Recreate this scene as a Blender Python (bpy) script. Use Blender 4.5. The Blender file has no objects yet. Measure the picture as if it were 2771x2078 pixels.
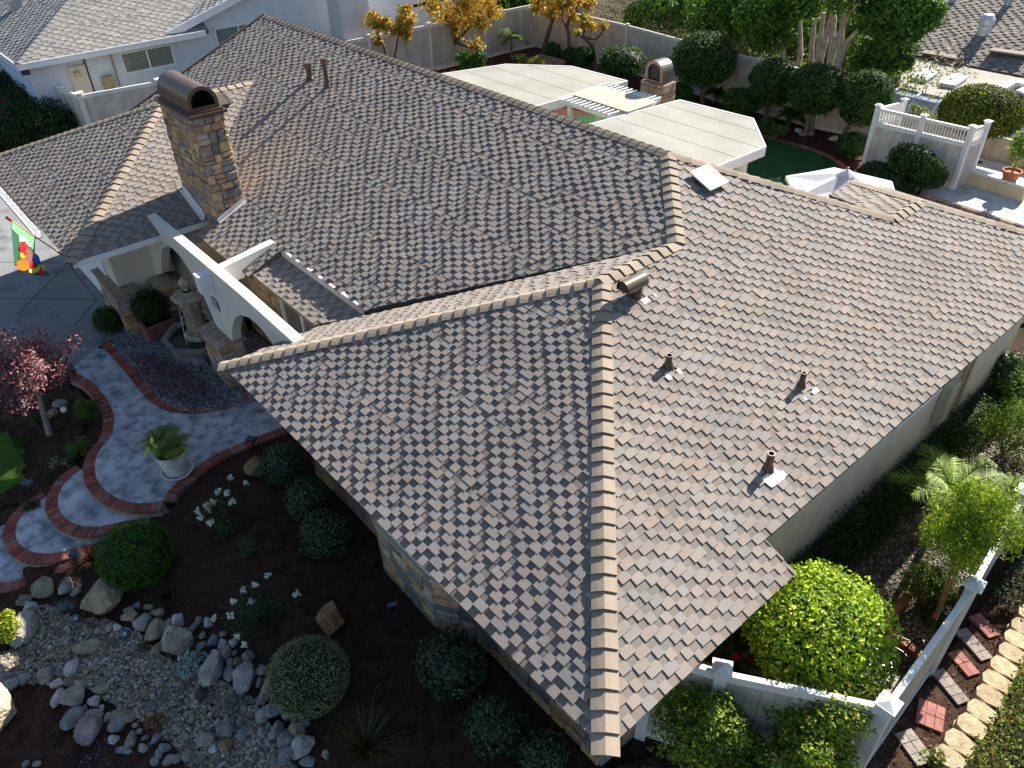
import bpy, math, random
import numpy as np
from mathutils import Vector, Matrix
rnd = random.Random(7)
nr = np.random.default_rng(7)
scn = bpy.context.scene
col = scn.collection
# ---------------------------------------------------------------- camera, sky, sun, exposure
CAM = np.array([10.90137, -3.063535, 9.893837])
R = np.array([[0.654454, 0.755843, -0.019797], [0.446014, -0.407063, -0.797102], [-0.610543, 0.512837, -0.60352]])
FPX, CX, CY = 2114.566, 1385.5, 1039.0
cd = bpy.data.cameras.new('camera')
cam = bpy.data.objects.new('camera', cd)
col.objects.link(cam)
cd.sensor_width = 36
cd.lens = FPX / 2771 * 36
cd.clip_start = 0.1
cd.clip_end = 900
mw = Matrix(((R[0][0], -R[1][0], -R[2][0], CAM[0]), (R[0][1], -R[1][1], -R[2][1], CAM[1]), (R[0][2], -R[1][2], -R[2][2], CAM[2]), (0, 0, 0, 1)))
cam.matrix_world = mw
scn.camera = cam
SUN = Vector((-0.23, 1.66, 1.0)).normalized()
elev = math.asin(SUN.z)
world = bpy.data.worlds.new('World')
scn.world = world
world.use_nodes = True
wn = world.node_tree.nodes
wl = world.node_tree.links
sky = wn.new('ShaderNodeTexSky')
sky.sky_type = 'NISHITA'
sky.sun_disc = False
sky.sun_elevation = elev
sky.sun_rotation = math.atan2(SUN.x, SUN.y)
sky.air_density = 1.0
sky.dust_density = 0.6
wl.new(sky.outputs[0], wn['Background'].inputs[0])
wn['Background'].inputs[1].default_value = 0.062
sd = bpy.data.lights.new('sun', 'SUN')
sd.energy = 5.0
sd.angle = math.radians(0.5)
sd.color = (1.0, 0.93, 0.82)
so = bpy.data.objects.new('sun', sd)
col.objects.link(so)
so.location = (0, 20, 30)
so.rotation_euler = (-SUN).to_track_quat('-Z', 'Y').to_euler()
scn.view_settings.view_transform = 'Standard'
scn.view_settings.look = 'None'
scn.view_settings.gamma = 1
scn.view_settings.exposure = 1.45
scn.render.engine = 'CYCLES'
scn.cycles.max_bounces = 6
scn.cycles.transparent_max_bounces = 6
# ---------------------------------------------------------------- surveying helpers: sight lines of the camera met with real planes
def ray(u, v):
    return R.T @ np.array([(u - CX) / FPX, (v - CY) / FPX, 1.0])
def hit(p, nrm, d):
    r = ray(*p)
    return CAM + (d - np.dot(nrm, CAM)) / np.dot(nrm, r) * r
def atz(p, z): return hit(p, np.array([0, 0, 1.0]), z)
def aty(p, y): return hit(p, np.array([0, 1.0, 0]), y)
def atx(p, x): return hit(p, np.array([1.0, 0, 0]), x)
C_ = .42196
r1 = lambda a, b: (a * C_, b * C_)
r2 = lambda a, b: (930 + a * C_, b * C_)
r3 = lambda a, b: (1841 + a * C_, b * C_)
r4 = lambda a, b: (a * C_, 500 + b * C_)
r5 = lambda a, b: (a * C_, 1100 + b * C_)
r6 = lambda a, b: (a * .42043, 1500 + b * .42043)
r7 = lambda a, b: (700 + a * .46904, 1300 + b * .46904)
r8 = lambda a, b: (1700 + a * .48418, 1300 + b * .48418)
def gz(x, y):
    """height of the front garden: level by the house, falling gently towards the street"""
    t = min(max((-0.9 - y) / 3.2, 0), 1)
    e = min(max((9.3 - x) / 1.5, 0), 1)
    return -0.5 * t * e
def gnd(p, dz=0.0):
    z = 0.0
    for _ in range(8):
        q = atz(p, z + dz)
        z = gz(q[0], q[1])
    q = atz(p, z + dz)
    return np.array([q[0], q[1], z])
def mpp(pt):
    """metres per photograph pixel at a point"""
    return float(np.dot(R[2], np.asarray(pt) - CAM)) / FPX
# ---------------------------------------------------------------- mesh builder
class MB:
    def __init__(s):
        s.v = []; s.f = {}; s.n = 0
    def add(s, v, f, c):
        v = np.asarray(v, dtype=np.float64).reshape(-1, 3)
        if not isinstance(f, np.ndarray) and len({len(q_) for q_ in f}) > 1:
            s.v.append(v)
            for k_ in sorted({len(q_) for q_ in f}):
                g_ = np.array([q_ for q_ in f if len(q_) == k_]); s.f.setdefault(k_, []).append((g_ + s.n, np.tile(np.asarray(c, float), (len(g_), 1))))
            s.n += len(v)
            return s
        f = np.asarray(f, dtype=np.int64)
        c = np.asarray(c, dtype=np.float64)
        if c.ndim == 1: c = np.tile(c, (len(f), 1))
        s.v.append(v)
        s.f.setdefault(f.shape[1], []).append((f + s.n, c))
        s.n += len(v)
        return s
    def poly(s, pts, c):
        return s.add(pts, [list(range(len(pts)))], c)
    def hexa(s, b, t, c):
        """prism between bottom loop b and top loop t"""
        n = len(b)
        s.add(list(b) + list(t), [[i, (i + 1) % n, n + (i + 1) % n, n + i] for i in range(n)], c)
        s.f.setdefault(n, []).append((np.array([[s.n - n + i for i in range(n)], [s.n - n - 1 - i for i in range(n)]]), np.tile(np.asarray(c, float), (2, 1))))
        return s
    def box(s, lo, hi, c, rot=0.0, piv=None):
        x0, y0, z0 = lo; x1, y1, z1 = hi
        P = np.array([[x0, y0], [x1, y0], [x1, y1], [x0, y1]], float)
        if rot:
            m = np.array(piv if piv is not None else ((x0 + x1) / 2, (y0 + y1) / 2))
            cs, sn = math.cos(rot), math.sin(rot)
            P = (P - m) @ np.array([[cs, sn], [-sn, cs]]) + m
        return s.hexa([(p[0], p[1], z0) for p in P], [(p[0], p[1], z1) for p in P], c)
    def bar(s, a, b, w, h, c, up=(0, 0, 1)):
        """rectangular bar from a to b, w sideways, h along up, centred"""
        a = np.asarray(a, float); b = np.asarray(b, float)
        d = b - a; d /= np.linalg.norm(d)
        sd_ = np.cross(d, up); sd_ /= np.linalg.norm(sd_) + 1e-9
        u = np.cross(sd_, d)
        o = [(-w / 2, -h / 2), (w / 2, -h / 2), (w / 2, h / 2), (-w / 2, h / 2)]
        return s.hexa([a + sd_ * i + u * j for i, j in o], [b + sd_ * i + u * j for i, j in o], c)
    def tube(s, pts, rad, c, n=7, cap=True):
        pts = [np.asarray(p, float) for p in pts]
        if not hasattr(rad, '__len__'): rad = [rad] * len(pts)
        V = []; pu = None
        for i, p in enumerate(pts):
            d = (pts[min(i + 1, len(pts) - 1)] - pts[max(i - 1, 0)]); d = d / (np.linalg.norm(d) + 1e-9)
            u = np.cross(d, (0.31, 0.17, 0.93)) if pu is None else pu - d * np.dot(pu, d)
            u /= np.linalg.norm(u) + 1e-9; w = np.cross(d, u); pu = u
            for j in range(n):
                a = 2 * math.pi * j / n
                V.append(p + rad[i] * (math.cos(a) * u + math.sin(a) * w))
        F = [[i * n + j, i * n + (j + 1) % n, (i + 1) * n + (j + 1) % n, (i + 1) * n + j] for i in range(len(pts) - 1) for j in range(n)]
        s.add(V, F, c)
        if cap:
            L = len(pts) - 1
            base = s.n - len(V)
            s.f.setdefault(n, []).append((np.array([[base + j for j in range(n)][::-1], [base + L * n + j for j in range(n)]]), np.tile(np.asarray(c, float), (2, 1))))
        return s
    def lathe(s, cx, cy, prof, c, n=24, a0=0.0):
        V = [(cx + r * math.cos(a0 + 2 * math.pi * j / n), cy + r * math.sin(a0 + 2 * math.pi * j / n), z) for r, z in prof for j in range(n)]
        F = [[i * n + j, i * n + (j + 1) % n, (i + 1) * n + (j + 1) % n, (i + 1) * n + j] for i in range(len(prof) - 1) for j in range(n)]
        return s.add(V, F, c)
    def build(s, name, mat, parent=None, org=None, smooth=False, kind=None):
        me = bpy.data.meshes.new(name)
        V = np.concatenate(s.v) if s.v else np.zeros((0, 3))
        o_ = np.zeros(3)
        if parent is not None: o_ = np.array(ORG[parent.name])
        elif org is not None: o_ = np.asarray(org, float)
        V = V - o_
        starts = []; tot = []; loops = []; cols = []; st = 0
        for k_, L in s.f.items():
            for F, c in L:
                m = len(F)
                loops.append(F.ravel()); starts.append(st + np.arange(m) * k_); tot.append(np.full(m, k_)); st += m * k_
                cols.append(np.repeat(c, k_, axis=0))
        loops = np.concatenate(loops); starts = np.concatenate(starts); tot = np.concatenate(tot); cols = np.concatenate(cols)
        me.vertices.add(len(V)); me.vertices.foreach_set('co', V.ravel())
        me.loops.add(len(loops)); me.loops.foreach_set('vertex_index', loops.astype(np.int32))
        me.polygons.add(len(starts)); me.polygons.foreach_set('loop_start', starts.astype(np.int32)); me.polygons.foreach_set('loop_total', tot.astype(np.int32))
        me.update(calc_edges=True)
        me.validate()
        a = me.color_attributes.new('Col', 'FLOAT_COLOR', 'CORNER')
        if len(a.data) == len(cols):
            a.data.foreach_set('color', np.concatenate([cols, np.ones((len(cols), 1))], 1).ravel())
        me.polygons.foreach_set('use_smooth', np.full(len(starts), smooth, bool))
        me.materials.append(mat)
        ob = bpy.data.objects.new(name, me)
        col.objects.link(ob)
        if parent is not None:
            ob.parent = parent
            if parent.type == 'MESH': pass
        else:
            ob.location = o_
        ORG[ob.name] = tuple(o_)
        if kind: ob['kind'] = kind
        return ob
ORG = {}
def thing(name, label, cat, org=(0, 0, 0), group=None):
    o = bpy.data.objects.new(name, None)
    o.empty_display_size = .2
    col.objects.link(o); o.location = org
    ORG[o.name] = tuple(org)
    o['label'] = label; o['category'] = cat
    if group: o['group'] = group
    return o
def tag(o, label, cat, group=None):
    o['label'] = label; o['category'] = cat
    if group: o['group'] = group
    return o
# ---------------------------------------------------------------- materials: base colour from the mesh, grain and relief from noise
def mk(name, rough=.85, ns=8.0, na=.25, fs=90.0, fa=.2, bs=60.0, bump=.0, bd=.004, metal=0.0, spec=.3, leaf=0.0, stain=None, coat=0.0):
    m = bpy.data.materials.new(name); m.use_nodes = True
    N = m.node_tree.nodes; L = m.node_tree.links
    b = N['Principled BSDF']
    at = N.new('ShaderNodeAttribute'); at.attribute_name = 'Col'
    tc = N.new('ShaderNodeNewGeometry')
    def noise(sc, det=3.0):
        n = N.new('ShaderNodeTexNoise'); n.inputs['Scale'].default_value = sc; n.inputs['Detail'].default_value = det
        L.new(tc.outputs['Position'], n.inputs['Vector']); return n
    def mul(a, nz, amt):
        mr = N.new('ShaderNodeMapRange')
        mr.inputs['From Min'].default_value = .3; mr.inputs['From Max'].default_value = .7
        mr.inputs['To Min'].default_value = 1 - amt; mr.inputs['To Max'].default_value = 1 + amt
        L.new(nz.outputs['Fac'], mr.inputs['Value'])
        v = N.new('ShaderNodeVectorMath'); v.operation = 'SCALE'
        L.new(a, v.inputs[0]); L.new(mr.outputs[0], v.inputs['Scale']); return v.outputs[0]
    c = at.outputs['Color']
    c = mul(c, noise(ns), na)
    if fa: c = mul(c, noise(fs, 2.0), fa)
    if stain:
        sc, lo, hi, colr = stain
        n = noise(sc, 6.0); mr = N.new('ShaderNodeMapRange'); mr.inputs['From Min'].default_value = lo; mr.inputs['From Max'].default_value = hi
        L.new(n.outputs['Fac'], mr.inputs['Value'])
        mx = N.new('ShaderNodeMix'); mx.data_type = 'RGBA'
        L.new(mr.outputs[0], mx.inputs['Factor']); L.new(c, mx.inputs['A']); mx.inputs['B'].default_value = (*colr, 1)
        c = mx.outputs['Result']
    L.new(c, b.inputs['Base Color'])
    b.inputs['Roughness'].default_value = rough; b.inputs['Metallic'].default_value = metal
    b.inputs['Specular IOR Level'].default_value = spec
    if coat: b.inputs['Coat Weight'].default_value = coat
    if bump:
        bp = N.new('ShaderNodeBump'); bp.inputs['Strength'].default_value = bump; bp.inputs['Distance'].default_value = bd
        n = noise(bs, 4.0); L.new(n.outputs['Fac'], bp.inputs['Height']); L.new(bp.outputs[0], b.inputs['Normal'])
    if leaf:
        tr = N.new('ShaderNodeBsdfTranslucent'); L.new(c, tr.inputs['Color'])
        mx = N.new('ShaderNodeMixShader'); mx.inputs[0].default_value = leaf
        L.new(b.outputs[0], mx.inputs[1]); L.new(tr.outputs[0], mx.inputs[2])
        L.new(mx.outputs[0], N['Material Output'].inputs['Surface'])
    return m
M_SH = mk('asphalt_shingle', .9, 1.3, .10, 160, .22, 300, .35, .002, spec=.2)
M_CAP = mk('cap_shingle', .9, 2.0, .08, 170, .2, 300, .3, .002, spec=.2)
M_STUC = mk('stucco', .92, 3, .07, 140, .08, 120, .5, .004, spec=.2)
M_STONE = mk('fieldstone', .85, 9, .28, 60, .25, 35, .8, .012, spec=.25)
M_ROCK = mk('garden_rock', .9, 6, .3, 50, .28, 22, .9, .02, spec=.2)
M_MORT = mk('mortar', .95, 6, .2, 120, .2, 90, .5, .005, spec=.1)
M_PAINT = mk('white_paint', .55, 2, .05, 30, .03, 20, .1, .001, spec=.4)
M_VINYL = mk('vinyl', .6, 3, .06, 60, .05, 30, .1, .001, spec=.4)
M_WOOD = mk('weathered_boards', .85, 3, .15, 40, .12, 30, .3, .002, spec=.2)
M_METAL = mk('painted_sheet_metal', .38, 4, .12, 50, .06, 20, .1, .001, metal=.35, spec=.5)
M_IRON = mk('cast_iron', .4, 10, .2, 80, .15, 60, .3, .001, metal=.6, spec=.5)
M_GLASS = mk('window_glass', .06, 3, .05, 30, 0, spec=.8)
M_PLAST = mk('plastic', .4, 4, .08, 50, .04, spec=.5)
M_CONC = mk('stamped_concrete', .8, 1.2, .25, 60, .2, 40, .4, .004, spec=.3, stain=(4.5, .42, .75, (.10, .11, .13)))
M_DRIVE = mk('driveway_concrete', .85, .8, .15, 60, .12, 60, .3, .002, spec=.3, stain=(1.6, .5, .8, (.08, .085, .10)))
M_BRICK = mk('brick', .85, 12, .25, 90, .2, 80, .5, .003, spec=.25)
M_MULCH = mk('mulch', .95, 5, .4, 70, .5, 50, 1.0, .02, spec=.1)
M_SOIL = mk('soil', .95, 2, .3, 60, .35, 40, .8, .015, spec=.1)
M_GRAV = mk('gravel', .75, 4, .25, 80, .2, 60, .3, .003, spec=.35)
M_LEAF = mk('leaf', .6, 2.5, .22, 25, .18, leaf=.32, spec=.2)
M_GLOSSLEAF = mk('glossy_leaf', .45, 2.5, .22, 25, .18, leaf=.2, spec=.35)
M_BARK = mk('bark', .9, 6, .25, 40, .25, 30, .8, .01, spec=.15)
M_LAWN = mk('lawn', .9, 1.5, .2, 90, .35, 120, .8, .02, spec=.1)
M_ROLL = mk('rolled_roofing', .9, .9, .12, 50, .12, 80, .3, .003, spec=.2)
M_CLOTH = mk('cloth', .8, 3, .05, 60, .03, leaf=.25, spec=.15)
M_WATER = mk('water', .04, 3, .1, 30, 0, 14, .35, .01, spec=.7)
M_WHITE = mk('flower_petal', .7, 5, .05, 60, .04, leaf=.3)
M_CLAY = mk('terracotta', .85, 5, .2, 60, .15, 50, .3, .002, spec=.2)
# ---------------------------------------------------------------- small generators
def ico(sub=1):
    t = (1 + 5 ** .5) / 2
    V = [(-1, t, 0), (1, t, 0), (-1, -t, 0), (1, -t, 0), (0, -1, t), (0, 1, t), (0, -1, -t), (0, 1, -t), (t, 0, -1), (t, 0, 1), (-t, 0, -1), (-t, 0, 1)]
    F = [(0, 11, 5), (0, 5, 1), (0, 1, 7), (0, 7, 10), (0, 10, 11), (1, 5, 9), (5, 11, 4), (11, 10, 2), (10, 7, 6), (7, 1, 8), (3, 9, 4), (3, 4, 2), (3, 2, 6), (3, 6, 8), (3, 8, 9), (4, 9, 5), (2, 4, 11), (6, 2, 10), (8, 6, 7), (9, 8, 1)]
    V = [np.array(v) / np.linalg.norm(v) for v in V]
    for _ in range(sub):
        mid = {}; G = []
        def mp(a, b):
            k_ = (min(a, b), max(a, b))
            if k_ not in mid:
                q = V[a] + V[b]; V.append(q / np.linalg.norm(q)); mid[k_] = len(V) - 1
            return mid[k_]
        for a, b, c in F:
            ab, bc, ca = mp(a, b), mp(b, c), mp(c, a)
            G += [(a, ab, ca), (b, bc, ab), (c, ca, bc), (ab, bc, ca)]
        F = G
    return np.array(V), np.array(F)
ICO = {i: ico(i) for i in range(4)}
def rockmesh(mb, c, r3_, colr, seed, sub=2, jag=.22, rot=0.0):
    g = np.random.default_rng(seed)
    V, F = ICO[sub]
    V = V.copy()
    for _ in range(15):                               # plane cuts give facets
        n = g.normal(size=3); n /= np.linalg.norm(n); d = g.uniform(.52, .9)
        t = V @ n
        V = V - np.outer(np.maximum(t - d, 0), n)
    V *= 1 + g.normal(size=(len(V), 1)) * jag * .14
    V = V * np.array(r3_)
    cs, sn = math.cos(rot), math.sin(rot)
    V[:, :2] = V[:, :2] @ np.array([[cs, sn], [-sn, cs]])
    cc = np.asarray(colr) * (1 + g.normal(size=(len(F), 1)) * .06)
    return mb.add(V + np.asarray(c), F, np.clip(cc, .005, 1))
def leafquads(mb, P, Nn, size, cols, asp=.5, droop=0.0, g=nr):
    """one folded-diamond leaf at each point, facing roughly along Nn"""
    n = len(P)
    if n == 0: return
    Nn = Nn + g.normal(size=(n, 3)) * .55
    Nn /= np.linalg.norm(Nn, axis=1, keepdims=True) + 1e-9
    t = g.normal(size=(n, 3)); t[:, 2] -= droop
    t -= Nn * np.sum(t * Nn, 1, keepdims=True); t /= np.linalg.norm(t, axis=1, keepdims=True) + 1e-9
    b = np.cross(Nn, t)
    s = size * g.uniform(.65, 1.35, size=(n, 1))
    a0 = P; a1 = P + t * s * .5 + b * s * asp * .5 + Nn * s * .08; a2 = P + t * s; a3 = P + t * s * .5 - b * s * asp * .5 + Nn * s * .08
    V = np.stack([a0, a1, a2, a3], 1).reshape(-1, 3)
    F = np.arange(n * 4).reshape(n, 4)
    mb.add(V, F, cols)
def colmix(n, cols, w=None, jit=.15, g=nr):
    cols = np.array(cols, float)
    i = g.choice(len(cols), size=n, p=w)
    return np.clip(cols[i] * (1 + g.normal(size=(n, 1)) * jit), .003, 1)
def crownpts(c, rad, n, shell=.35, low=-1.0, bumps=0, bamp=.18, g=nr):
    """points in the outer shell of a lumpy ellipsoid"""
    d = g.normal(size=(n * 2, 3)); d /= np.linalg.norm(d, axis=1, keepdims=True)
    d = d[d[:, 2] > low][:n]
    r = 1 - shell * g.random((len(d), 1)) ** 1.5
    if bumps:
        B = g.normal(size=(bumps, 3)); B /= np.linalg.norm(B, axis=1, keepdims=True)
        r = r * (1 + bamp * (np.max(d @ B.T, 1, keepdims=True) - .8) * 3)
    return np.asarray(c) + d * r * np.asarray(rad), d
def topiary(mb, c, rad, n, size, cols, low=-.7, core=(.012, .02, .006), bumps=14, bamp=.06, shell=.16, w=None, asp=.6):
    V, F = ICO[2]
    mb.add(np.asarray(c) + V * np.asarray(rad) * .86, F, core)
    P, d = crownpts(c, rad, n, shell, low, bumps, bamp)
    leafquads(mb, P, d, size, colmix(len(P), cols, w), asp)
def loose(mb, c, rad, n, size, cols, k=9, asp=.5, w=None, spread=.75, cl=.42, droop=.2):
    """clumps of leaves spread through a volume"""
    for _ in range(k):
        d = nr.normal(size=3); d /= np.linalg.norm(d)
        cc = np.asarray(c) + d * np.asarray(rad) * spread * nr.random() ** .5
        P, dd = crownpts(cc, np.asarray(rad) * cl * nr.uniform(.7, 1.25), n // k, .6, -1)
        leafquads(mb, P, dd * .6 + np.array([0, 0, .5]), size, colmix(len(P), cols, w), asp, droop)
def blades(mb, c, n, L, w, cols, spread=1.0, curve=.5, up=1.0):
    """arching strap leaves or grass blades from one crown"""
    for i in range(n):
        a = rnd.uniform(0, 2 * math.pi); s = spread * rnd.random() ** .6
        l = L * rnd.uniform(.6, 1.1)
        d = np.array([math.cos(a) * s, math.sin(a) * s, up]); d /= np.linalg.norm(d)
        sd_ = np.array([-math.sin(a), math.cos(a), 0]) * w / 2
        p = np.array(c, float) + np.array([math.cos(a), math.sin(a), 0]) * L * .06 * rnd.random()
        pts = []
        for j in range(5):
            t = j / 4
            q = p + d * l * t + np.array([math.cos(a), math.sin(a), -1.3]) * l * curve * s * t * t * .5
            ww = sd_ * (1 - t * .9)
            pts += [q - ww, q + ww]
        c_ = np.array(cols[rnd.randrange(len(cols))]) * rnd.uniform(.75, 1.25)
        mb.add(pts, [[2 * j, 2 * j + 1, 2 * j + 3, 2 * j + 2] for j in range(4)], c_)
def frond(mb, base, az, elv, L, cols, nl=22, ll=.3, lw=.025, sag=.6):
    """one feather palm leaf"""
    d = np.array([math.cos(az) * math.cos(elv), math.sin(az) * math.cos(elv), math.sin(elv)])
    pts = [np.asarray(base) + d * L * t + np.array([0, 0, -1]) * L * sag * t * t for t in np.linspace(0, 1, 9)]
    c0 = np.array(cols[0])
    mb.tube(pts, [.012 * (1 - .8 * i / 8) for i in range(9)], c0 * 1.1, 4, False)
    for i in range(nl):
        t = .15 + .85 * i / nl
        j = min(int(t * 8), 7); p = pts[j] + (pts[j + 1] - pts[j]) * (t * 8 - j)
        tg = pts[j + 1] - pts[j]; tg /= np.linalg.norm(tg)
        sdv = np.cross(tg, (0, 0, 1)); sdv /= np.linalg.norm(sdv) + 1e-9
        l = ll * math.sin(math.pi * min(.25 + t * .75, 1) * .97 + .05) + .05
        for sg in (-1, 1):
            dr = sdv * sg + tg * .7 + np.array([0, 0, .15 - .4 * rnd.random()]); dr /= np.linalg.norm(dr)
            w = np.cross(dr, (0, 0, 1)) * lw * .5
            e = p + dr * l * rnd.uniform(.85, 1.1)
            mb.add([p - w, p + w, e + (0, 0, -.03)], [[0, 1, 2]], np.array(cols[rnd.randrange(len(cols))]) * rnd.uniform(.8, 1.2))
# ================================================================ ground and terrain
GC = {'soil': (.042, .026, .019), 'mulch': (.045, .026, .019)}
def sheet(name, poly, z, c, mat, kind='structure', terrain=False, thick=.0, step=.4):
    """filled ground patch; follows the garden's slope when terrain is set"""
    from mathutils.geometry import tessellate_polygon
    mb = MB()
    if not terrain:
        P = [Vector((p[0], p[1], z)) for p in poly]
        tr = tessellate_polygon([P])
        mb.add([tuple(p) for p in P], [list(t) for t in tr], c)
        if thick:
            n = len(P)
            mb.add([(p.x, p.y, p.z) for p in P] + [(p.x, p.y, p.z - thick) for p in P], [[i, (i + 1) % n, n + (i + 1) % n, n + i] for i in range(n)], c)
    else:
        xs = [p[0] for p in poly]; ys = [p[1] for p in poly]
        nx = max(2, int((max(xs) - min(xs)) / step)); ny = max(2, int((max(ys) - min(ys)) / step))
        V = []; F = []; idx = {}
        def vid(i, j):
            if (i, j) not in idx:
                x = min(xs) + (max(xs) - min(xs)) * i / nx; y = min(ys) + (max(ys) - min(ys)) * j / ny
                idx[(i, j)] = len(V); V.append((x, y, gz(x, y) + z + .012 * math.sin(3.1 * x) * math.cos(2.7 * y)))
            return idx[(i, j)]
        for i in range(nx):
            for j in range(ny):
                x = min(xs) + (max(xs) - min(xs)) * (i + .5) / nx; y = min(ys) + (max(ys) - min(ys)) * (j + .5) / ny
                if inside(x, y, poly): F.append([vid(i, j), vid(i + 1, j), vid(i + 1, j + 1), vid(i, j + 1)])
        mb.add(V, F, c)
    ob = mb.build(name, mat, smooth=terrain)
    ob['kind'] = kind
    return ob
def inside(x, y, poly):
    r = False; n = len(poly)
    for i in range(n):
        x1, y1 = poly[i][0], poly[i][1]; x2, y2 = poly[(i + 1) % n][0], poly[(i + 1) % n][1]
        if (y1 > y) != (y2 > y) and x < (x2 - x1) * (y - y1) / (y2 - y1) + x1: r = not r
    return r
# one sheet to the horizon: dense in the garden, coarse beyond
gx = sorted(set([-400, -200, -100, -60, -40] + [round(-30 + .8 * i, 2) for i in range(56)] + [20, 40, 80, 200, 400]))
gy = sorted(set([-400, -150, -60, -30, -15] + [round(-8 + .5 * i, 2) for i in range(22)] + [5, 10, 20, 30, 45, 70, 150, 400]))
V = [(x, y, gz(x, y) - .06) for x in gx for y in gy]
ny_ = len(gy)
F = [[i * ny_ + j, (i + 1) * ny_ + j, (i + 1) * ny_ + j + 1, i * ny_ + j + 1] for i in range(len(gx) - 1) for j in range(ny_ - 1)]
g_ = MB().add(V, F, GC['soil']).build('ground', M_SOIL); g_['kind'] = 'structure'
# ================================================================ the house
K = 0.40235; SL = math.hypot(1, K); ZE = 2.6; W = 8.5; YQ = 1.635
house = thing('house', 'large single storey house with brown shingled hip roofs and stone chimney', 'house', (0, 0, 0))
SHC = [(.262, .225, .197), (.250, .222, .200), (.236, .220, .208), (.272, .224, .193), (.258, .225, .201)]
def spans(poly, d):
    X = []
    for i in range(len(poly)):
        (s0, d0), (s1, d1) = poly[i], poly[(i + 1) % len(poly)]
        if (d0 > d) != (d1 > d): X.append(s0 + (s1 - s0) * (d - d0) / (d1 - d0))
    X.sort()
    return list(zip(X[::2], X[1::2]))
ALLTABS = []
roof_deck = MB()
back_mb = MB()
TAB = [.21, .11, .15, .12, .19, .10, .14, .17]; GAPW = [.12, .17, .10, .15, .10, .18, .12, .14]
def roofplane(o, sd_, ud_, poly, seed, e=.1, deck=True, th=.0145, tabs=None, back=None, decks=None, pal=None):
    """courses of laminated shakes over a roof plane; poly in (along the eave, up the slope)"""
    tabs = ALLTABS if tabs is None else tabs; back = back_mb if back is None else back; decks = roof_deck if decks is None else decks; pal = pal or SHC; sc_ = e / .1
    o = np.array(o, float); sd_ = np.array(sd_, float); ud_ = np.array(ud_, float); ud_ /= np.linalg.norm(ud_)
    nn = np.cross(sd_, ud_); nn *= np.sign(nn[2])
    g = random.Random(seed)
    def w(s, d, h): return o + sd_ * s + ud_ * d + nn * h
    if deck:
        pl = [w(s, d, -.012) for s, d in poly]; pb = [w(s, d, -.10) for s, d in poly]
        from mathutils.geometry import tessellate_polygon
        tr = tessellate_polygon([[Vector(p) for p in pl]])
        n = len(pl)
        decks.add(pl, [list(t) for t in tr], (.05, .04, .035)); decks.add(pb, [list(t) for t in tr], (.5, .47, .42))
        decks.add(pl + pb, [[i, (i + 1) % n, n + (i + 1) % n, n + i] for i in range(n)], (.10, .085, .075))
    dmax = max(p[1] for p in poly); i = 0; off = 0.0
    while i * e < dmax - .01:
        d0 = i * e; d1 = min(d0 + e, dmax - 1e-4); dm = (d0 + d1) / 2
        A = spans(poly, max(d0, 1e-4)); Bm = spans(poly, dm); Cc = spans(poly, d1)
        for a, b in Bm:
            def near(L, s): return min(L, key=lambda q: min(abs(q[0] - s), abs(q[1] - s)), default=(a, b))
            la = near(A, a)[0] if A else a; lb = near(A, b)[1] if A else b
            ha = near(Cc, a)[0] if Cc else a; hb = near(Cc, b)[1] if Cc else b
            if abs(la - a) > e * 3: la = a
            if abs(lb - b) > e * 3: lb = b
            if abs(ha - a) > e * 3: ha = a
            if abs(hb - b) > e * 3: hb = b
            cb = np.array(pal[g.randrange(len(pal))]) * .74  # backer toned below the tabs, deepening the shade in the gaps by colour
            q = [w(la, d0, .003), w(lb, d0, .003), w(hb, d1 + .004, -.0005), w(ha, d1 + .004, -.0005)]
            q2 = [w(la, d0, -.012), w(lb, d0, -.012)]
            back.add(q + q2, [[0, 1, 2, 3], [4, 5, 1, 0]], cb)
            PER = (sum(TAB) + sum(GAPW)) * sc_; s = math.floor((a - off) / PER - 1) * PER + off; j = 0
            while s < b:
                tw = TAB[j % 8] * sc_; gw = GAPW[j % 8] * sc_; jt = g.uniform(-.022, .022)
                pass
                t0, t1 = s + jt, s + tw + jt + g.uniform(-.012, .012)
                if t1 > a + .01 and t0 < b - .01:
                    x0 = max(t0, la) if t0 < a + e else t0; x1 = min(t1, lb) if t1 > b - e else t1
                    y0 = max(t0, ha) if t0 < a + e else t0; y1 = min(t1, hb) if t1 > b - e else t1
                    x1 = max(x1, x0 + .002); y1 = max(y1, y0 + .002)
                    h = th * g.uniform(.85, 1.12); dl = d0 + g.uniform(-.004, .004)
                    c_ = np.array(pal[g.randrange(len(pal))]) * g.uniform(.94, 1.06)
                    dt = d1 + .012
                    vv = [w(x0, dl, h), w(x1, dl, h), w(y1, dt, h - .007), w(y0, dt, h - .007), w(x0, dl, -.002), w(x1, dl, -.002), w(y1, dt, -.004), w(y0, dt, -.004)]
                    tabs.append((vv, c_))
                s += tw + gw; j += 1
        off -= .118 * sc_ * g.uniform(.82, 1.18) + (g.uniform(.2, .9) if g.random() < .22 else 0)
        i += 1
ZR = ZE + K * 5.776; XD = 2.724; YD = 7.411
# P: the long right-hand slope
roofplane((W, 0, ZE), (0, 1, 0), (-1, 0, K), [(0, 0), (3.19, 0), (3.19, .4545 * SL), (13.76, .4545 * SL), (11.3, 2.93 * SL), (10.24, 2.93 * SL), (YD, 5.776 * SL), (5.885, 4.25 * SL), (4.25, 4.25 * SL)], 11, th=.0165)
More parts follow.
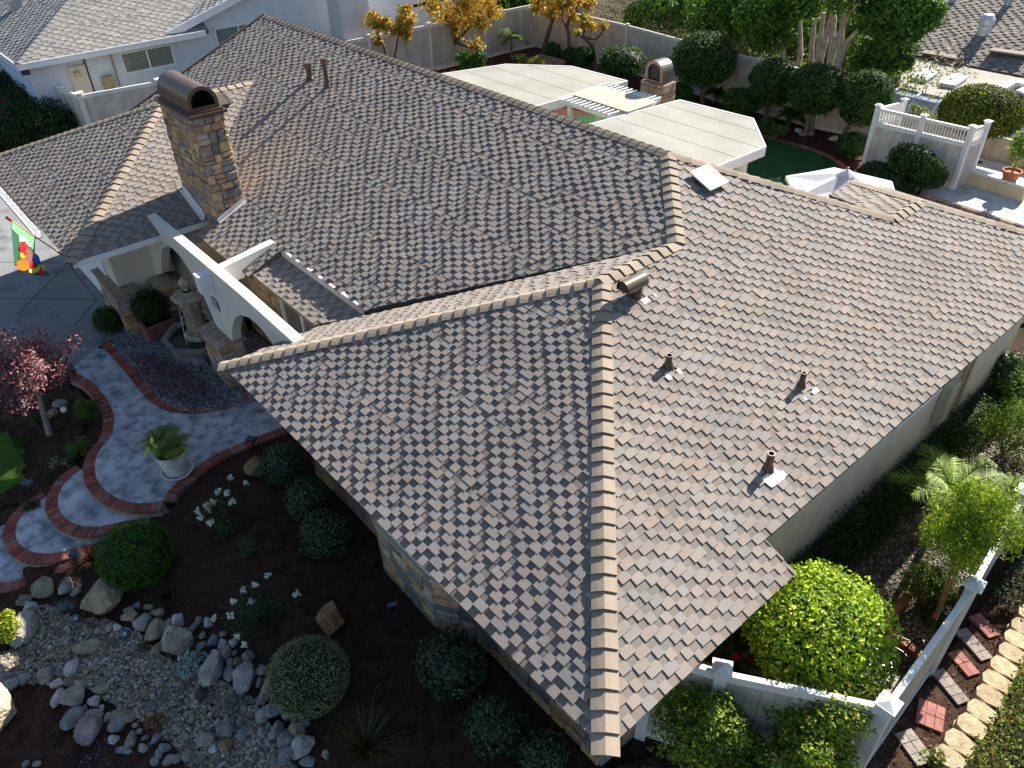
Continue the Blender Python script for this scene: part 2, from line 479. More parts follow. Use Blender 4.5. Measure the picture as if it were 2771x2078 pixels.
# Q: the main street-facing slope (its lower middle is a separate dropped piece)
QX0, QX1, QY = -2.45, -.06, 2.39
roofplane((0, YQ, ZE), (1, 0, 0), (0, 1, K), [(-4.8, 0), (QX0, 0), (QX0, (QY - YQ) * SL), (QX1 + .62, (QY - YQ) * SL), (4.25, 4.25 * SL), (XD, 5.776 * SL), (-12.2, 5.776 * SL), (-12.2, .715 * SL), (-9.17, 3.74 * SL), (-5.95, .53 * SL), (-4.8, .53 * SL)], 12, th=.019)
roofplane((0, 1.72, 2.60), (1, 0, 0), (0, .67, .175), [(QX0 - .1, 0), (QX1, 0), (QX1 + .66, .72), (QX0, .72)], 13)
# S: hip end towards the street; T: its left slope
roofplane((0, 0, ZE), (1, 0, 0), (0, 1, K), [(0, 0), (W, 0), (4.25, 4.25 * SL)], 14, th=.019)
roofplane((0, 0, ZE), (0, 1, 0), (1, 0, K), [(0, 0), (4.25, 4.25 * SL), (5.885, 4.25 * SL), (1.7, .06)], 15)
# left wing
roofplane((-5.43, 0, ZE), (0, 1, 0), (-1, 0, K), [(-.75, 0), (2.16, 0), (2.16, .53 * SL), (5.375, 3.74 * SL), (2.99, 3.74 * SL)], 16)
roofplane((0, -.75, ZE), (1, 0, 0), (0, 1, K), [(-12.91, 0), (-5.43, 0), (-9.17, 3.74 * SL)], 17, th=.019)
# small rear wing seen over the ridge
roofplane((3.29, 0, ZE + K * 2.93 - K * 2.28 + .0), (0, 1, 0), (1, 0, K), [(12.35, 0), (13.35, 0), (11.3, 2.28 * SL), (10.24, 2.28 * SL)], 18)
# slopes facing away: plain decking
D_ = (XD, YD, ZR); F_ = (-12.2, YD, ZR); H1 = (5.57, 10.24, ZE + K * 2.93)
roof_deck.add([F_, D_, H1, (3.2, 12.4, 2.75), (-12.2, 11.6, 2.45)], [[0, 1, 4], [1, 3, 4]], (.12, .1, .085))
roof_deck.add([D_, H1, (3.2, 12.4, 2.75)], [[0, 1, 2]], (.12, .1, .085))
roof_deck.add([(-9.17, 2.99, 4.1), (-9.17, 5.375, 4.1), (-12.91, 1.6, 2.6), (-12.91, -.75, 2.6)], [[0, 1, 2, 3]], (.12, .1, .085))
roof_deck.add([(5.57, 11.3, 3.78), (8.045, 13.78, 2.78), (3.0, 13.87, 2.75)], [[0, 1, 2]], (.12, .1, .085))
roof = roof_deck.build('roof', M_SH, house)
back_mb.build('backer_course', M_SH, house)
def dist(v): return float(np.linalg.norm(np.mean(np.array(v[:4]), 0) - CAM))
def vis(v):
    c_ = R @ (np.mean(np.array(v[:4]), 0) - CAM)
    return c_[2] > 0 and abs(c_[0] / c_[2] * FPX) < 1390 and abs(c_[1] / c_[2] * FPX) < 1040
order = sorted(range(len(ALLTABS)), key=lambda q: (not vis(ALLTABS[q][0]), dist(ALLTABS[q][0])))
TF = [[0, 1, 2, 3], [4, 5, 1, 0], [5, 6, 2, 1], [7, 4, 0, 3]]
rest = MB()
ORG[roof.name] = (0, 0, 0)
for n_, q in enumerate(order):
    vv, c_ = ALLTABS[q]
    if n_ < 296: MB().add(vv, TF, c_).build('shingle', M_SH, roof)
    else: rest.add(vv, TF, c_)
rest.build('shingles', M_SH, roof, kind='stuff')
# ---- hip and ridge caps
def caps(p0, p1, s1, s2, e=.206, hw=.145, first=0.0, name='ridge_cap', trim=0.0):
    """overlapping caps from the low end p0 to the high end p1; s1, s2 point down the two slopes"""
    p0 = np.array(p0, float); p1 = np.array(p1, float); L = np.linalg.norm(p1 - p0); t = (p1 - p0) / L
    ls = []
    for s_ in (s1, s2):
        s_ = np.array(s_, float); s_ -= t * np.dot(s_, t); ls.append(s_ / np.linalg.norm(s_))
    up = -(ls[0] + ls[1]); up /= np.linalg.norm(up)
    if up[2] < 0: up = -up
    n = int(round(L / e)); e = L / n
    for i in range(n):
        a = p0 + t * (i * e - .01 * rnd.random()); b = p0 + t * ((i + 1) * e + .03)
        hb, ht = .042 + .004 * rnd.random(), .018
        w1 = hw * rnd.uniform(.97, 1.03); w2 = hw * rnd.uniform(.97, 1.03)
        def row(p, h, u_):
            return [p + ls[0] * w1 + up * (u_), p + ls[0] * w1 * .45 + up * (h * .75 + u_ * .3), p + up * h, p + ls[1] * w2 * .45 + up * (h * .75 + u_ * .3), p + ls[1] * w2 + up * (u_)]
        A = row(a, hb, .034); B = row(b, ht, .012); A2 = row(a, hb - .022, .016)
        mb = MB()
        c_ = np.array((.30, .245, .19)) * rnd.uniform(.88, 1.1)
        mb.add(A + B, [[j, j + 1, 6 + j, 5 + j] for j in range(4)], c_)
        mb.add(A2 + A, [[j, j + 1, 6 + j, 5 + j] for j in range(4)], c_ * .5)
        mb.add([A2[0], A[0], B[0], A2[4], A[4], B[4]], [[0, 1, 2], [3, 5, 4]], c_ * .8)
        mb.build(name, M_CAP, roof)
dP = (1, 0, -K); dS = (0, -1, -K); dT = (-1, 0, -K); dB = (0, 1, -K)
caps((8.53, -.03, 2.6), (4.25, 4.25, 4.31), dP, dS)
caps((-.03, -.03, 2.6), (4.25, 4.25, 4.31), dT, dS)
caps((4.25, 4.2, 4.31), (4.25, 5.885, 4.31), dP, dT)
caps((4.25, 5.9, 4.31), (XD, YD, ZR), dP, dS)
caps((XD, YD, ZR), (-12.2, YD, ZR), dS, dB, e=.208)
caps((5.57, 10.24, H1[2]), (XD, YD, ZR), dP, dB)
caps((5.57, 10.24, H1[2]), (5.57, 11.3, H1[2]), dP, dT)
caps((8.0, 13.73, 2.8), (5.57, 11.3, H1[2]), dP, dB)
caps((3.25, 13.4, 2.85), (5.57, 11.3, H1[2]), dT, dB)
caps((-5.4, -.78, 2.6), (-9.17, 2.99, 4.105), dP, dS)
caps((-12.9, -.74, 2.6), (-9.17, 2.99, 4.105), dT, dS)
caps((-9.17, 2.95, 4.105), (-9.17, 5.3, 4.105), dP, dT)
# metal rake edges, eave trim
mb = MB()
mb.bar((-12.22, 2.4, 2.6 + K * .77), (-12.22, YD, ZR), .05, .12, (.16, .12, .10)); mb.build('rake_edge', M_PAINT, house); mb = MB()
mb.bar((-4.79, 1.62, 2.6), (-4.79, 2.15, 2.8), .04, .12, (.16, .12, .10))
mb.build('rake_edge', M_PAINT, house)
mb = MB(); mb.bar((-5.415, -.72, 2.53), (-5.415, 2.12, 2.53), .03, .12, (.72, .72, .72)); mb.build('fascia', M_PAINT, house)
# gutter along the garage eave: bright open trough
mb = MB()
for a, b in (((-12.9, -.86), (-7.35, -.86)),):
    mb.box((a[0], -.93, 2.47), (b[0], -.91, 2.60), (.8, .8, .8)); mb.box((a[0], -.91, 2.47), (b[0], -.80, 2.485), (.8, .8, .8)); mb.box((a[0], -.8, 2.47), (b[0], -.785, 2.58), (.8, .8, .8))
mb.build('gutter', M_PAINT, house)
# ---- walls
CR = (.66, .58, .47)
def wallbox(lo, hi, name='wall', c=CR, mat=M_STUC, parent=None): return MB().box(lo, hi, c).build(name, mat, parent or house)
mb = MB()
wp = [(.85, .95), (7.6, .95), (7.6, 12.6), (-12.0, 11.2), (-12.0, 2.3), (.85, 2.3)]
mb.hexa([(x, y, -.05) for x, y in wp], [(x, y, 2.42) for x, y in wp], CR)
main_wall = mb.build('wall', M_STUC, house)
wallbox((-12.0, .2, -.05), (-6.85, 3.0, 2.55))
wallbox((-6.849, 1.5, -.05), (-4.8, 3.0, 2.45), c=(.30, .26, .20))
# garage door and its panels
gd = MB().box((-11.9, .17, 0), (-7.6, .198, 2.2), (.8, .8, .82)).build('garage_door', M_PAINT, house)
ORG[gd.name] = (0, 0, 0)
for i in range(4):
    for j in range(5):
        MB().box((-11.88 + j * .86, .155, .04 + i * .54), (-11.88 + j * .86 + .82, .169, .04 + i * .54 + .5), (.8, .8, .82)).build('panel', M_PAINT, gd)
# ---- stonework
STC = [(.42, .27, .15), (.36, .25, .16), (.26, .21, .175), (.46, .33, .21), (.20, .18, .17), (.38, .24, .155), (.30, .27, .25), (.50, .33, .17)]
def stones(parent, o, u, v, W_, H_, rh=(.12, .22), rw=(.14, .34), pr=.035, seed=1, cols=STC, mort=(.24, .18, .13), name='stone', joined=False, coursed=False):
    g = random.Random(seed); o = np.array(o, float); u = np.array(u, float); v = np.array(v, float); n = np.cross(u, v); n /= np.linalg.norm(n)
    out = MB() if joined else None
    y = 0.0
    while y < H_ - .03:
        h = min(g.uniform(*rh), H_ - y)
        if H_ - y - h < rh[0] * .5: h = H_ - y
        x = -g.uniform(0, rw[0]) * 0
        while x < W_ - .02:
            w = min(g.uniform(*rw), W_ - x)
            if W_ - x - w < rw[0] * .6: w = W_ - x
            splits = [(y, h)]
            if h > rh[0] * 1.45 and g.random() < .4: f = g.uniform(.4, .6); splits = [(y, h * f), (y + h * f, h * (1 - f))]
            for yy, hh in splits:
                m = .008; p_ = pr * g.uniform(.55, 1.25); ins = min(.028, w * .22, hh * .22)
                j = lambda a: a + g.uniform(-.011, .011)
                R0 = [(x + m, yy + m), (x + w - m, yy + m), (x + w - m, yy + hh - m), (x + m, yy + hh - m)]
                cx_, cy_ = x + w / 2, yy + hh / 2
                R0 = [(j(a), j(b)) for a, b in R0]
                R2 = [(a + (ins if a < cx_ else -ins), b + (ins if b < cy_ else -ins)) for a, b in R0]
                P = [o + u * a + v * b - n * .01 for a, b in R0] + [o + u * a + v * b + n * p_ * .6 for a, b in R0] + [o + u * j(a) + v * j(b) + n * p_ * g.uniform(.9, 1.1) for a, b in R2]
                F = [[i, (i + 1) % 4, 4 + (i + 1) % 4, 4 + i] for i in range(4)] + [[4 + i, 4 + (i + 1) % 4, 8 + (i + 1) % 4, 8 + i] for i in range(4)] + [[8, 9, 10, 11]]
                c_ = np.array(cols[g.randrange(len(cols))]) * g.uniform(.8, 1.2)
                if joined: out.add(P, F, c_)
                else: MB().add(P, F, c_).build(name, M_STONE, parent)
            x += w
        y += h
    if joined: out.build(name + 's', M_STONE, parent, kind='stuff')
# chimney: body, stones, hood
CH0, CH1, CHZ = (-6.45, 2.12), (-4.80, 2.78), 4.93
ch = MB().box((CH0[0], CH0[1], -.05), (CH1[0], CH1[1], CHZ), (.24, .18, .13)).build('chimney', M_MORT, house)
ORG[ch.name] = (0, 0, 0)
stones(ch, (CH0[0], CH0[1], 2.55), (1, 0, 0), (0, 0, 1), 1.65, CHZ - 2.55, seed=3, rw=(.12, .42), rh=(.09, .24))
stones(ch, (CH1[0], CH0[1], 2.60), (0, 1, 0), (0, 0, 1), .66, CHZ - 2.60, seed=4, rw=(.12, .30), rh=(.12, .25), pr=.065)
stones(ch, (CH1[0], CH1[1], 2.9), (-1, 0, 0), (0, 0, 1), 1.65, 2.0, seed=5, joined=True)
stones(ch, (CH0[0], CH1[1], 2.9), (0, -1, 0), (0, 0, 1), .66, 2.0, seed=6, joined=True)
MB().box((-6.52, 2.05, CHZ), (-4.73, 2.85, CHZ + .06), (.10, .062, .05)).box((-6.46, 2.1, CHZ + .06), (-4.79, 2.8, CHZ + .1), (.10, .062, .05)).build('hood_flange', M_METAL, ch)
BR = (.115, .07, .055)
mb = MB(); n = 16; r0 = .31; zc = CHZ + .24; yc = 2.45
def archpts(x, r, zb): return [(x, yc - r, zb)] + [(x, yc - r * math.cos(math.pi * i / n), zc + r * math.sin(math.pi * i / n)) for i in range(n + 1)] + [(x, yc + r, zb)]
a_, b_ = archpts(-6.4, r0, CHZ + .1), archpts(-4.86, r0, CHZ + .1)
mb.add(a_ + b_, [[i, i + 1, n + 4 + i, n + 3 + i] for i in range(n + 2)], BR)
for x_, f in ((-6.4, .0), (-4.86, .0)):
    o1, o2 = archpts(x_, r0, CHZ + .1), archpts(x_, r0 - .075, CHZ + .17)
    mb.add(o1 + o2, [[i, i + 1, n + 4 + i, n + 3 + i] for i in range(n + 2)] + [[0, n + 3, 2 * n + 5, n + 2]], BR)
mb.build('hood', M_METAL, ch)
MB().poly(archpts(-5.3, r0 - .01, CHZ + .1), (.012, .01, .012)).build('hood_screen', M_IRON, ch)
# white flashing at the chimney foot
fl = MB()
def onQ(x, y, h=0): return (x, y, ZE + K * (y - YQ) + h)
fl.add([onQ(-4.72, 2.08, .05), onQ(-4.62, 2.08, .026), onQ(-4.62, 2.76, .026), onQ(-4.72, 2.76, .05), (-4.72, 2.76, 3.17), (-4.72, 2.08, 2.88)], [[0, 1, 2, 3], [0, 3, 4, 5]], (.7, .66, .62))
fl2 = MB(); fl2.add([(-6.4, 2.06, ZE + K * .97 + .03), (-5.43, 2.06, ZE + .03), (-5.43, 2.09, ZE + .16), (-6.4, 2.09, ZE + K * .97 + .16), (-6.4, 1.98, ZE + K * .97 + .02), (-5.43, 1.98, ZE + .02)], [[0, 1, 2, 3], [4, 5, 1, 0]], (.7, .68, .66))
fl.build('flashing', M_PAINT, ch); fl2.build('flashing', M_PAINT, ch)
# dropped piece over the window: white step flashing teeth
for x, w_ in ((-2.22, .2), (-1.86, .13), (-1.42, .16), (-1.0, .12), (-.62, .19), (-.2, .22), (.2, .15)):
    MB().box((x, QY - .02, onQ(0, QY)[2] - .01), (x + w_, QY + .07, onQ(0, QY)[2] + .022), (.62, .62, .63)).build('step_flashing', M_PAINT, roof)
MB().bar((QX0, QY - .01, 2.84), (QX1 + .6, QY - .01, 2.83), .012, .12, (.35, .33, .32)).build('step_flashing', M_PAINT, roof)
# ---- roof vents
PB = (.09, .055, .045)
def pipevent(x, y, h, r, plane, label_cap=False, plate=None, cone=True):
    z0 = plane(x, y)
    v = MB().tube([(x, y, z0 - .05), (x, y, z0 + h)], r, PB, 12, False).tube([(x, y, z0 + h), (x, y, z0 + h - .06)], r * .8, (.02, .01, .01), 10, False)
    v.add([(x + r * math.cos(a), y + r * math.sin(a), z0 + h) for a in np.linspace(0, 2 * math.pi, 12, endpoint=False)] + [(x + r * .8 * math.cos(a), y + r * .8 * math.sin(a), z0 + h) for a in np.linspace(0, 2 * math.pi, 12, endpoint=False)], [[i, (i + 1) % 12, 12 + (i + 1) % 12, 12 + i] for i in range(12)], (.4, .33, .25))
    if cone: v.lathe(x, y, [(r * 1.9, z0 - .03), (r * 1.5, z0 + .035), (r * 1.1, z0 + .08), (r, z0 + .11)], PB, 14)
    if label_cap: v.lathe(x, y, [(r, z0 + h - .14), (r * 1.35, z0 + h - .13), (r * 1.4, z0 + h), (0, z0 + h + .01)], (.13, .09, .075), 14)
    return v.build('vent_pipe', M_METAL, house, smooth=False)
pP = lambda x, y: ZE + K * (W - x)
pQ = lambda x, y: ZE + K * (y - YQ)
pipevent(5.76, 4.0, .19, .045, pP); pipevent(6.91, 5.53, .23, .04, pP); pipevent(7.47, 4.0, .27, .048, pP)
pipevent(-6.51, 6.05, .66, .055, pQ, True); pipevent(-7.36, 6.06, .40, .07, pQ, True)
def plate(pts, c=(.75, .72, .70)):
    P = [hit(p, np.array([K, 0, 1.0]), ZE + K * W) for p in pts]
    nP = np.array([K, 0, 1]) / SL
    MB().hexa([p + nP * .012 for p in P], [p + nP * .0185 for p in P], c).build('flashing', M_PAINT, house)
z5 = lambda a, b: (2000 + a * .0904, 1180 + b * .0904)
plate([z5(*q) for q in ((1010, 960), (1180, 1070), (1270, 1045), (1400, 1180), (1350, 1280), (1020, 1530), (900, 1520), (650, 1290), (700, 1240), (840, 1120))])
z6 = lambda a, b: (2100 + a * .0904, 970 + b * .0904)
plate([z6(*q) for q in ((1170, 880), (1280, 990), (1120, 1100), (1030, 1020))]); plate([z6(*q) for q in ((830, 1160), (920, 1260), (850, 1260), (780, 1200))])
z7 = lambda a, b: (1450 + a * .2712, 600 + b * .2712)
plate([z7(*q) for q in ((1100, 755), (1140, 795), (1080, 830), (1038, 790))]); plate([z7(*q) for q in ((1420, 1470), (1465, 1520), (1430, 1530), (1392, 1490))]); plate([z7(*q) for q in ((1320, 1530), (1360, 1570), (1330, 1590), (1280, 1550))]); plate([z7(*q) for q in ((1180, 722), (1205, 755), (1190, 755), (1165, 730))])
# half-round hood vent on the right slope
z0 = pP(4.62, 4.42)
mb = MB().tube([(4.69, 4.5, z0 - .1), (4.69, 4.5, z0 + .12)], .09, PB, 14)
hx = 4.69; hz = z0 + .20
rr = .115
L0 = [(hx + rr * math.cos(a), 4.20, hz + rr * math.sin(a)) for a in np.linspace(-.5, math.pi + .5, 15)]
L1 = [(a, 4.62, c) for a, b, c in L0]
mb.add(L0 + L1, [[i, i + 1, 16 + i, 15 + i] for i in range(14)], (.15, .105, .085))
mb.poly([(a, 4.6, c) for a, b, c in L0], PB); mb.poly([(a, 4.23, c) for a, b, c in L0], (.03, .02, .02))
mb.build('hood_vent', M_METAL, house)
# square slanted vent near the ridge, and its twin behind the chimney
def flatvent(cx_, cy_, w_, plane_, ax, c1, c2):
    if ax == 'P': u = np.array([0, 1.0, 0]); v = np.array([-1, 0, K]) / SL
    o = np.array([cx_, cy_, plane_(cx_, cy_)]); n = np.cross(u, v); n *= np.sign(n[2])
    q = [(-1, -1), (1, -1), (1, 1), (-1, 1)]
    fv = MB().hexa([o + u * a * w_ * .8 + v * b * w_ * .8 - n * .01 for a, b in q], [o + u * a * w_ * .8 + v * b * w_ * .8 + n * .07 for a, b in q], (.05, .045, .045))
    fv.hexa([o + u * a * w_ + v * b * w_ + n * .07 for a, b in q], [o + u * a * w_ + v * b * w_ + n * .10 for a, b in q], c1)
    ob = fv.build('roof_vent', M_PAINT, house); ORG[ob.name] = (0, 0, 0)
    for sgn in (-1, 1):
        MB().hexa([o + u * (sgn * w_ * .72 + a * w_ * .12) + v * b * w_ * .85 + n * .1005 for a, b in q], [o + u * (sgn * w_ * .72 + a * w_ * .12) + v * b * w_ * .85 + n * .104 for a, b in q], c2).build('grille', M_PAINT, ob)
flatvent(3.5, 7.55, .245, pP, 'P', (.8, .79, .78), (.42, .39, .34))
flatvent(-8.70, 4.25, .20, lambda x, y: ZE + K * (-5.43 - x), 'P', (.10, .075, .065), (.05, .04, .035))
# skirting stone wainscot under the street eave, with the angled bay
wn_ = MB()
BAY = [(.5, .93), (2.55, .92), (3.34, .60), (4.69, .59), (5.23, .92), (7.72, .90), (7.72, 1.6)]
ws = wn_.hexa([(x, y, -.3) for x, y in [(.5, 1.2)] + BAY[:]] , [(x, y, 1.16) for x, y in [(.5, 1.2)] + BAY[:]], (.2, .16, .13)).build('stone_wainscot', M_MORT, house)
ORG[ws.name] = (0, 0, 0)
for i in range(len(BAY) - 1):
    a = np.array([*BAY[i], -.25]); b = np.array([*BAY[i + 1], -.25]); L_ = np.linalg.norm(b - a)
    stones(ws, a, (b - a) / L_, (0, 0, 1), L_, 1.38, rh=(.13, .26), rw=(.18, .48), pr=.03, seed=30 + i)
mb = MB()
for i in range(len(BAY) - 1):
    a = np.array([*BAY[i], 1.18]); b = np.array([*BAY[i + 1], 1.18]); mb.bar(a, b, .16, .05, (.42, .38, .30))
mb.build('sill_cap', M_STONE, house)
# bay window glass over the sill
for i in range(1, 4):
    a = np.array([*BAY[i], 0]); b = np.array([*BAY[i + 1], 0]); d = (b - a) / np.linalg.norm(b - a)
    wdw = MB()
    for t in (0, .5, 1): wdw.bar(a + (b - a) * t + (0, 0, 1.21), a + (b - a) * t + (0, 0, 2.45), .05, .05, (.75, .75, .75), up=d)
    wdw.bar(a + (0, 0, 1.24), b + (0, 0, 1.24), .05, .06, (.75, .75, .75)).bar(a + (0, 0, 2.42), b + (0, 0, 2.42), .05, .06, (.75, .75, .75))
    fr = wdw.build('window', M_PAINT, house); ORG[fr.name] = (0, 0, 0)
    n_ = np.array([-d[1], d[0], 0])
    MB().add([a + n_ * .01 + (0, 0, 1.24), b + n_ * .01 + (0, 0, 1.24), b + n_ * .01 + (0, 0, 2.42), a + n_ * .01 + (0, 0, 2.42)], [[0, 1, 2, 3]], (.03, .04, .045)).build('pane', M_GLASS, fr)
# courtyard window seen below the dropped roof piece, with blinds
def window(parent, o, u, v, w_, h_, panes=2, blinds=True, fc=(.75, .76, .74), d=.06, bc=(.30, .31, .27), vert=False):
    o = np.array(o, float); u = np.array(u, float); v = np.array(v, float); n = np.cross(u, v); n /= np.linalg.norm(n)
    m = MB(); t = .07
    def bb(a0, b0, a1, b1, d0, d1, c, mb_): mb_.hexa([o + u * a + v * b + n * d0 for a, b in ((a0, b0), (a1, b0), (a1, b1), (a0, b1))], [o + u * a + v * b + n * d1 for a, b in ((a0, b0), (a1, b0), (a1, b1), (a0, b1))], c)
    bb(0, 0, w_, t, 0, d, fc, m); bb(0, h_ - t, w_, h_, 0, d, fc, m); bb(0, t, t, h_ - t, 0, d, fc, m); bb(w_ - t, t, w_, h_ - t, 0, d, fc, m)
    for i in range(1, panes): x_ = w_ * i / panes; bb(x_ - t / 2, t, x_ + t / 2, h_ - t, 0, d * .8, fc, m)
    fr = m.build('window', M_PAINT, parent); ORG[fr.name] = ORG.get(parent.name, (0, 0, 0))
    for i in range(panes):
        x0_, x1_ = w_ * i / panes + t * .5, w_ * (i + 1) / panes - t * .5
        pm = MB(); bb(x0_, t, x1_, h_ - t, .004, .010, (.04, .045, .045), pm); pm.build('pane', M_GLASS, fr)
        if blinds:
            bl = MB(); nb = int(h_ / .06)
            for q in range(nb):
                y_ = t + (h_ - 2 * t) * (q + .15) / nb
                bb(x0_ + .03, y_, x1_ - .03, y_ + (h_ - 2 * t) / nb * .55, .0105, .014, bc, bl)
            bl.build('blind', M_PLAST, fr)
    return fr
window(house, (-2.75, 2.296, .85), (1, 0, 0), (0, 0, 1), 1.75, 1.3, 2, True, bc=(.22, .23, .18))
stones(house, (-4.9, 2.29, .0), (1, 0, 0), (0, 0, 1), 2.1, 2.45, rh=(.13, .24), rw=(.2, .42), seed=51)
# side window and meter cabinet under the right eave
hw_ = window(house, (7.606, 7.55, 1.75), (0, 1, 0), (0, 0, 1), 1.5, .75, 2, False, bc=(.3, .35, .35))
MB().box((7.61, 9.3, .9), (7.76, 9.6, 1.75), (.55, .5, .42)).build('utility_cabinet', M_METAL, house)
mb = MB()
for y_ in (10.0, 10.25): mb.tube([(7.66, y_, 0), (7.66, y_, 2.5)], .035, (.45, .36, .26), 8)
mb.build('conduit', M_METAL, house)
# ================================================================ entry arch wall
YF = 1.06; YB = 1.25; ZA = 2.80
def on_f(a, b):
    q = aty(r4(a, b), YF); return (q[0], q[2])
aw = thing('entry_arch_wall', 'white stucco entry wall with two arches and a beam, joining both roofs', 'wall', (-3.2, 1.3, 0))
def arch_panel():
    rz = lambda a, b: tuple(aty((370 + a * .3993, 560 + b * .3993), YF)[[0, 2]])
    top = [(.62, ZA)] + [rz(*p) for p in ((700, 592), (228, 192), (130, 112), (62, 55), (40, 36))]
    left = [rz(100, 120), (-6.86, 2.35), (-6.86, 1.05)]
    A1 = [rz(*p) for p in ((168, 450), (164, 380), (166, 315), (178, 280), (205, 263), (240, 278), (290, 328), (340, 400), (390, 482), (440, 572), (490, 690), (530, 785), (546, 812))]
    A2 = [rz(*p) for p in ((648, 910), (645, 850), (652, 785), (672, 745), (705, 730), (760, 750), (820, 800), (870, 858), (925, 930))] + [(.0, 1.5), (.62, 1.5)]
    return top + left + A1 + A2
from mathutils.geometry import tessellate_polygon
def extrude_y(pts, y0, y1, c, mb=None):
    mb = mb or MB(); n = len(pts)
    tr = tessellate_polygon([[Vector((x, 0, z)) for x, z in pts]])
    f = [(x, y0, z) for x, z in pts]; b = [(x, y1, z) for x, z in pts]
    mb.add(f, [list(t) for t in tr], c); mb.add(b, [list(t) for t in tr], c)
    mb.add(f + b, [[i, (i + 1) % n, n + (i + 1) % n, n + i] for i in range(n)], c); return mb
WH = (.66, .62, .56)
extrude_y(arch_panel(), YF, YB, WH).build('wall', M_STUC, aw)
# cross beam: runs back to the roof and pokes through the front
mb = MB(); bx0, bx1 = -2.93, -2.74
pr = [(YB + .002, 2.80), (YB + .002, 2.44), (1.66, 2.46), (1.70, 2.60), (2.44, 2.915), (2.40, 2.95)]
mb.hexa([(bx0, y, z) for y, z in pr], [(bx1, y, z) for y, z in pr], (.74, .72, .70))
mb.build('beam', M_STUC, aw)
MB().box((-3.04, YF - .25, 2.36), (-2.80, YF - .002, 2.74), (.76, .76, .78)).build('beam_end', M_PAINT, aw)
# house number plate
np0 = aty((370 + 540 * .3993, 560 + 668 * .3993), YF); np0 = np.array([np0[0], YF, np0[2] - .06])
nb = [(-.16, 0), (.16, 0), (.16, .19), (.09, .235), (0, .25), (-.09, .235), (-.16, .19)]
npl = MB()
npl.hexa([(np0[0] + a, YF - .001, np0[2] + b) for a, b in nb], [(np0[0] + a, YF - .018, np0[2] + b) for a, b in nb], (.02, .025, .06))
plq = npl.build('number_plate', M_PLAST, aw); ORG[plq.name] = (-3.2, 1.3, 0)
nb2 = [(a * .86, .025 + b * .80) for a, b in nb]
MB().hexa([(np0[0] + a, YF - .0185, np0[2] + b) for a, b in nb2], [(np0[0] + a, YF - .021, np0[2] + b) for a, b in nb2], (.5, .62, .7)).build('plate_face', M_PLAST, plq)
def text(s_, size, loc, rot, mat, parent, name='numeral', col_=(0, 0, 0), ext=.001, scl=(1, 1, 1)):
    cu = bpy.data.curves.new(name, 'FONT'); cu.body = s_; cu.size = size; cu.extrude = ext; cu.align_x = 'CENTER'; cu.align_y = 'CENTER'
    o = bpy.data.objects.new(name, cu); dg = None
    me = bpy.data.meshes.new_from_object(o)
    bpy.data.objects.remove(o)
    a = me.color_attributes.new('Col', 'FLOAT_COLOR', 'CORNER'); a.data.foreach_set('color', np.tile([*col_, 1.0], len(a.data)).ravel())
    me.materials.clear(); me.materials.append(mat)
    o = bpy.data.objects.new(name, me); col.objects.link(o)
    o.parent = parent
    po = np.array(ORG[parent.name]); o.location = tuple(np.array(loc) - po); o.rotation_euler = rot; o.scale = scl
    return o
for i, ch_ in enumerate('918'):
    text(ch_, .16, (np0[0] - .085 + .085 * i, YF - .0235, np0[2] + .11), (math.pi / 2, 0, 0), M_PLAST, plq, col_=(.015, .02, .03))
# stone piers with sloped caps
def pier(x0, y0, x1, y1, h, seed, label):
    ob = MB().box((x0, y0, -.35), (x1, y1, h), (.2, .16, .13)).build('pier', M_MORT, aw); ORG[ob.name] = (-3.2, 1.3, 0)
    stones(ob, (x0, y0, -.05), (1, 0, 0), (0, 0, 1), x1 - x0, h + .05, seed=seed, rh=(.13, .22), rw=(.16, .4))
    stones(ob, (x1, y0, -.05), (0, 1, 0), (0, 0, 1), y1 - y0, h + .05, seed=seed + 1, rh=(.13, .22), rw=(.16, .35))
    # cap blocks
    n = max(1, round((x1 - x0) / .3)); w = (x1 - x0 + .16) / n
    for i in range(n):
        a = x0 - .08 + i * w
        MB().hexa([(a + .004, y0 - .08, h), (a + w - .004, y0 - .08, h), (a + w - .004, y1 + .08, h), (a + .004, y1 + .08, h)], [(a + .01, y0 - .07, h + .045), (a + w - .01, y0 - .07, h + .045), (a + w - .01, (y0 + y1) / 2 + .05, h + .10), (a + .01, (y0 + y1) / 2 + .05, h + .10)], (.33 * rnd.uniform(.85, 1.15), .27, .21)).build('cap_stone', M_STONE, ob)
    return ob
pier(-3.9, .90, -3.0, 1.38, 1.0, 71, '')
pier(-6.95, .90, -6.35, 1.42, 1.0, 75, '')
# garage corner wainscot with capped top
gw = MB().box((-8.1, .06, -.3), (-6.98, .19, 1.02)).box((-6.98, .03, -.3), (-6.52, .44, 1.02), (.2, .16, .13)) if False else MB().box((-8.1, .06, -.3), (-6.98, .19, 1.02), (.2, .16, .13)).box((-6.98, .03, -.3), (-6.52, .44, 1.02), (.2, .16, .13))
gw = gw.build('corner_pier', M_MORT, house)
ORG[gw.name] = (0, 0, 0)
stones(gw, (-6.98, .03, -.05), (1, 0, 0), (0, 0, 1), .46, 1.07, seed=81, rh=(.13, .22), rw=(.16, .3)); stones(gw, (-6.52, .03, -.05), (0, 1, 0), (0, 0, 1), .41, 1.07, seed=82, rh=(.13, .22), rw=(.16, .3))
stones(gw, (-8.1, .06, -.05), (1, 0, 0), (0, 0, 1), 1.12, 1.07, seed=83, rh=(.13, .22), rw=(.16, .36))
for i in range(4): MB().box((-8.15 + i * .29, -.02, 1.02), (-7.87 + i * .29, .22, 1.075), (.34 * rnd.uniform(.85, 1.1), .25, .18)).build('cap_stone', M_STONE, gw)
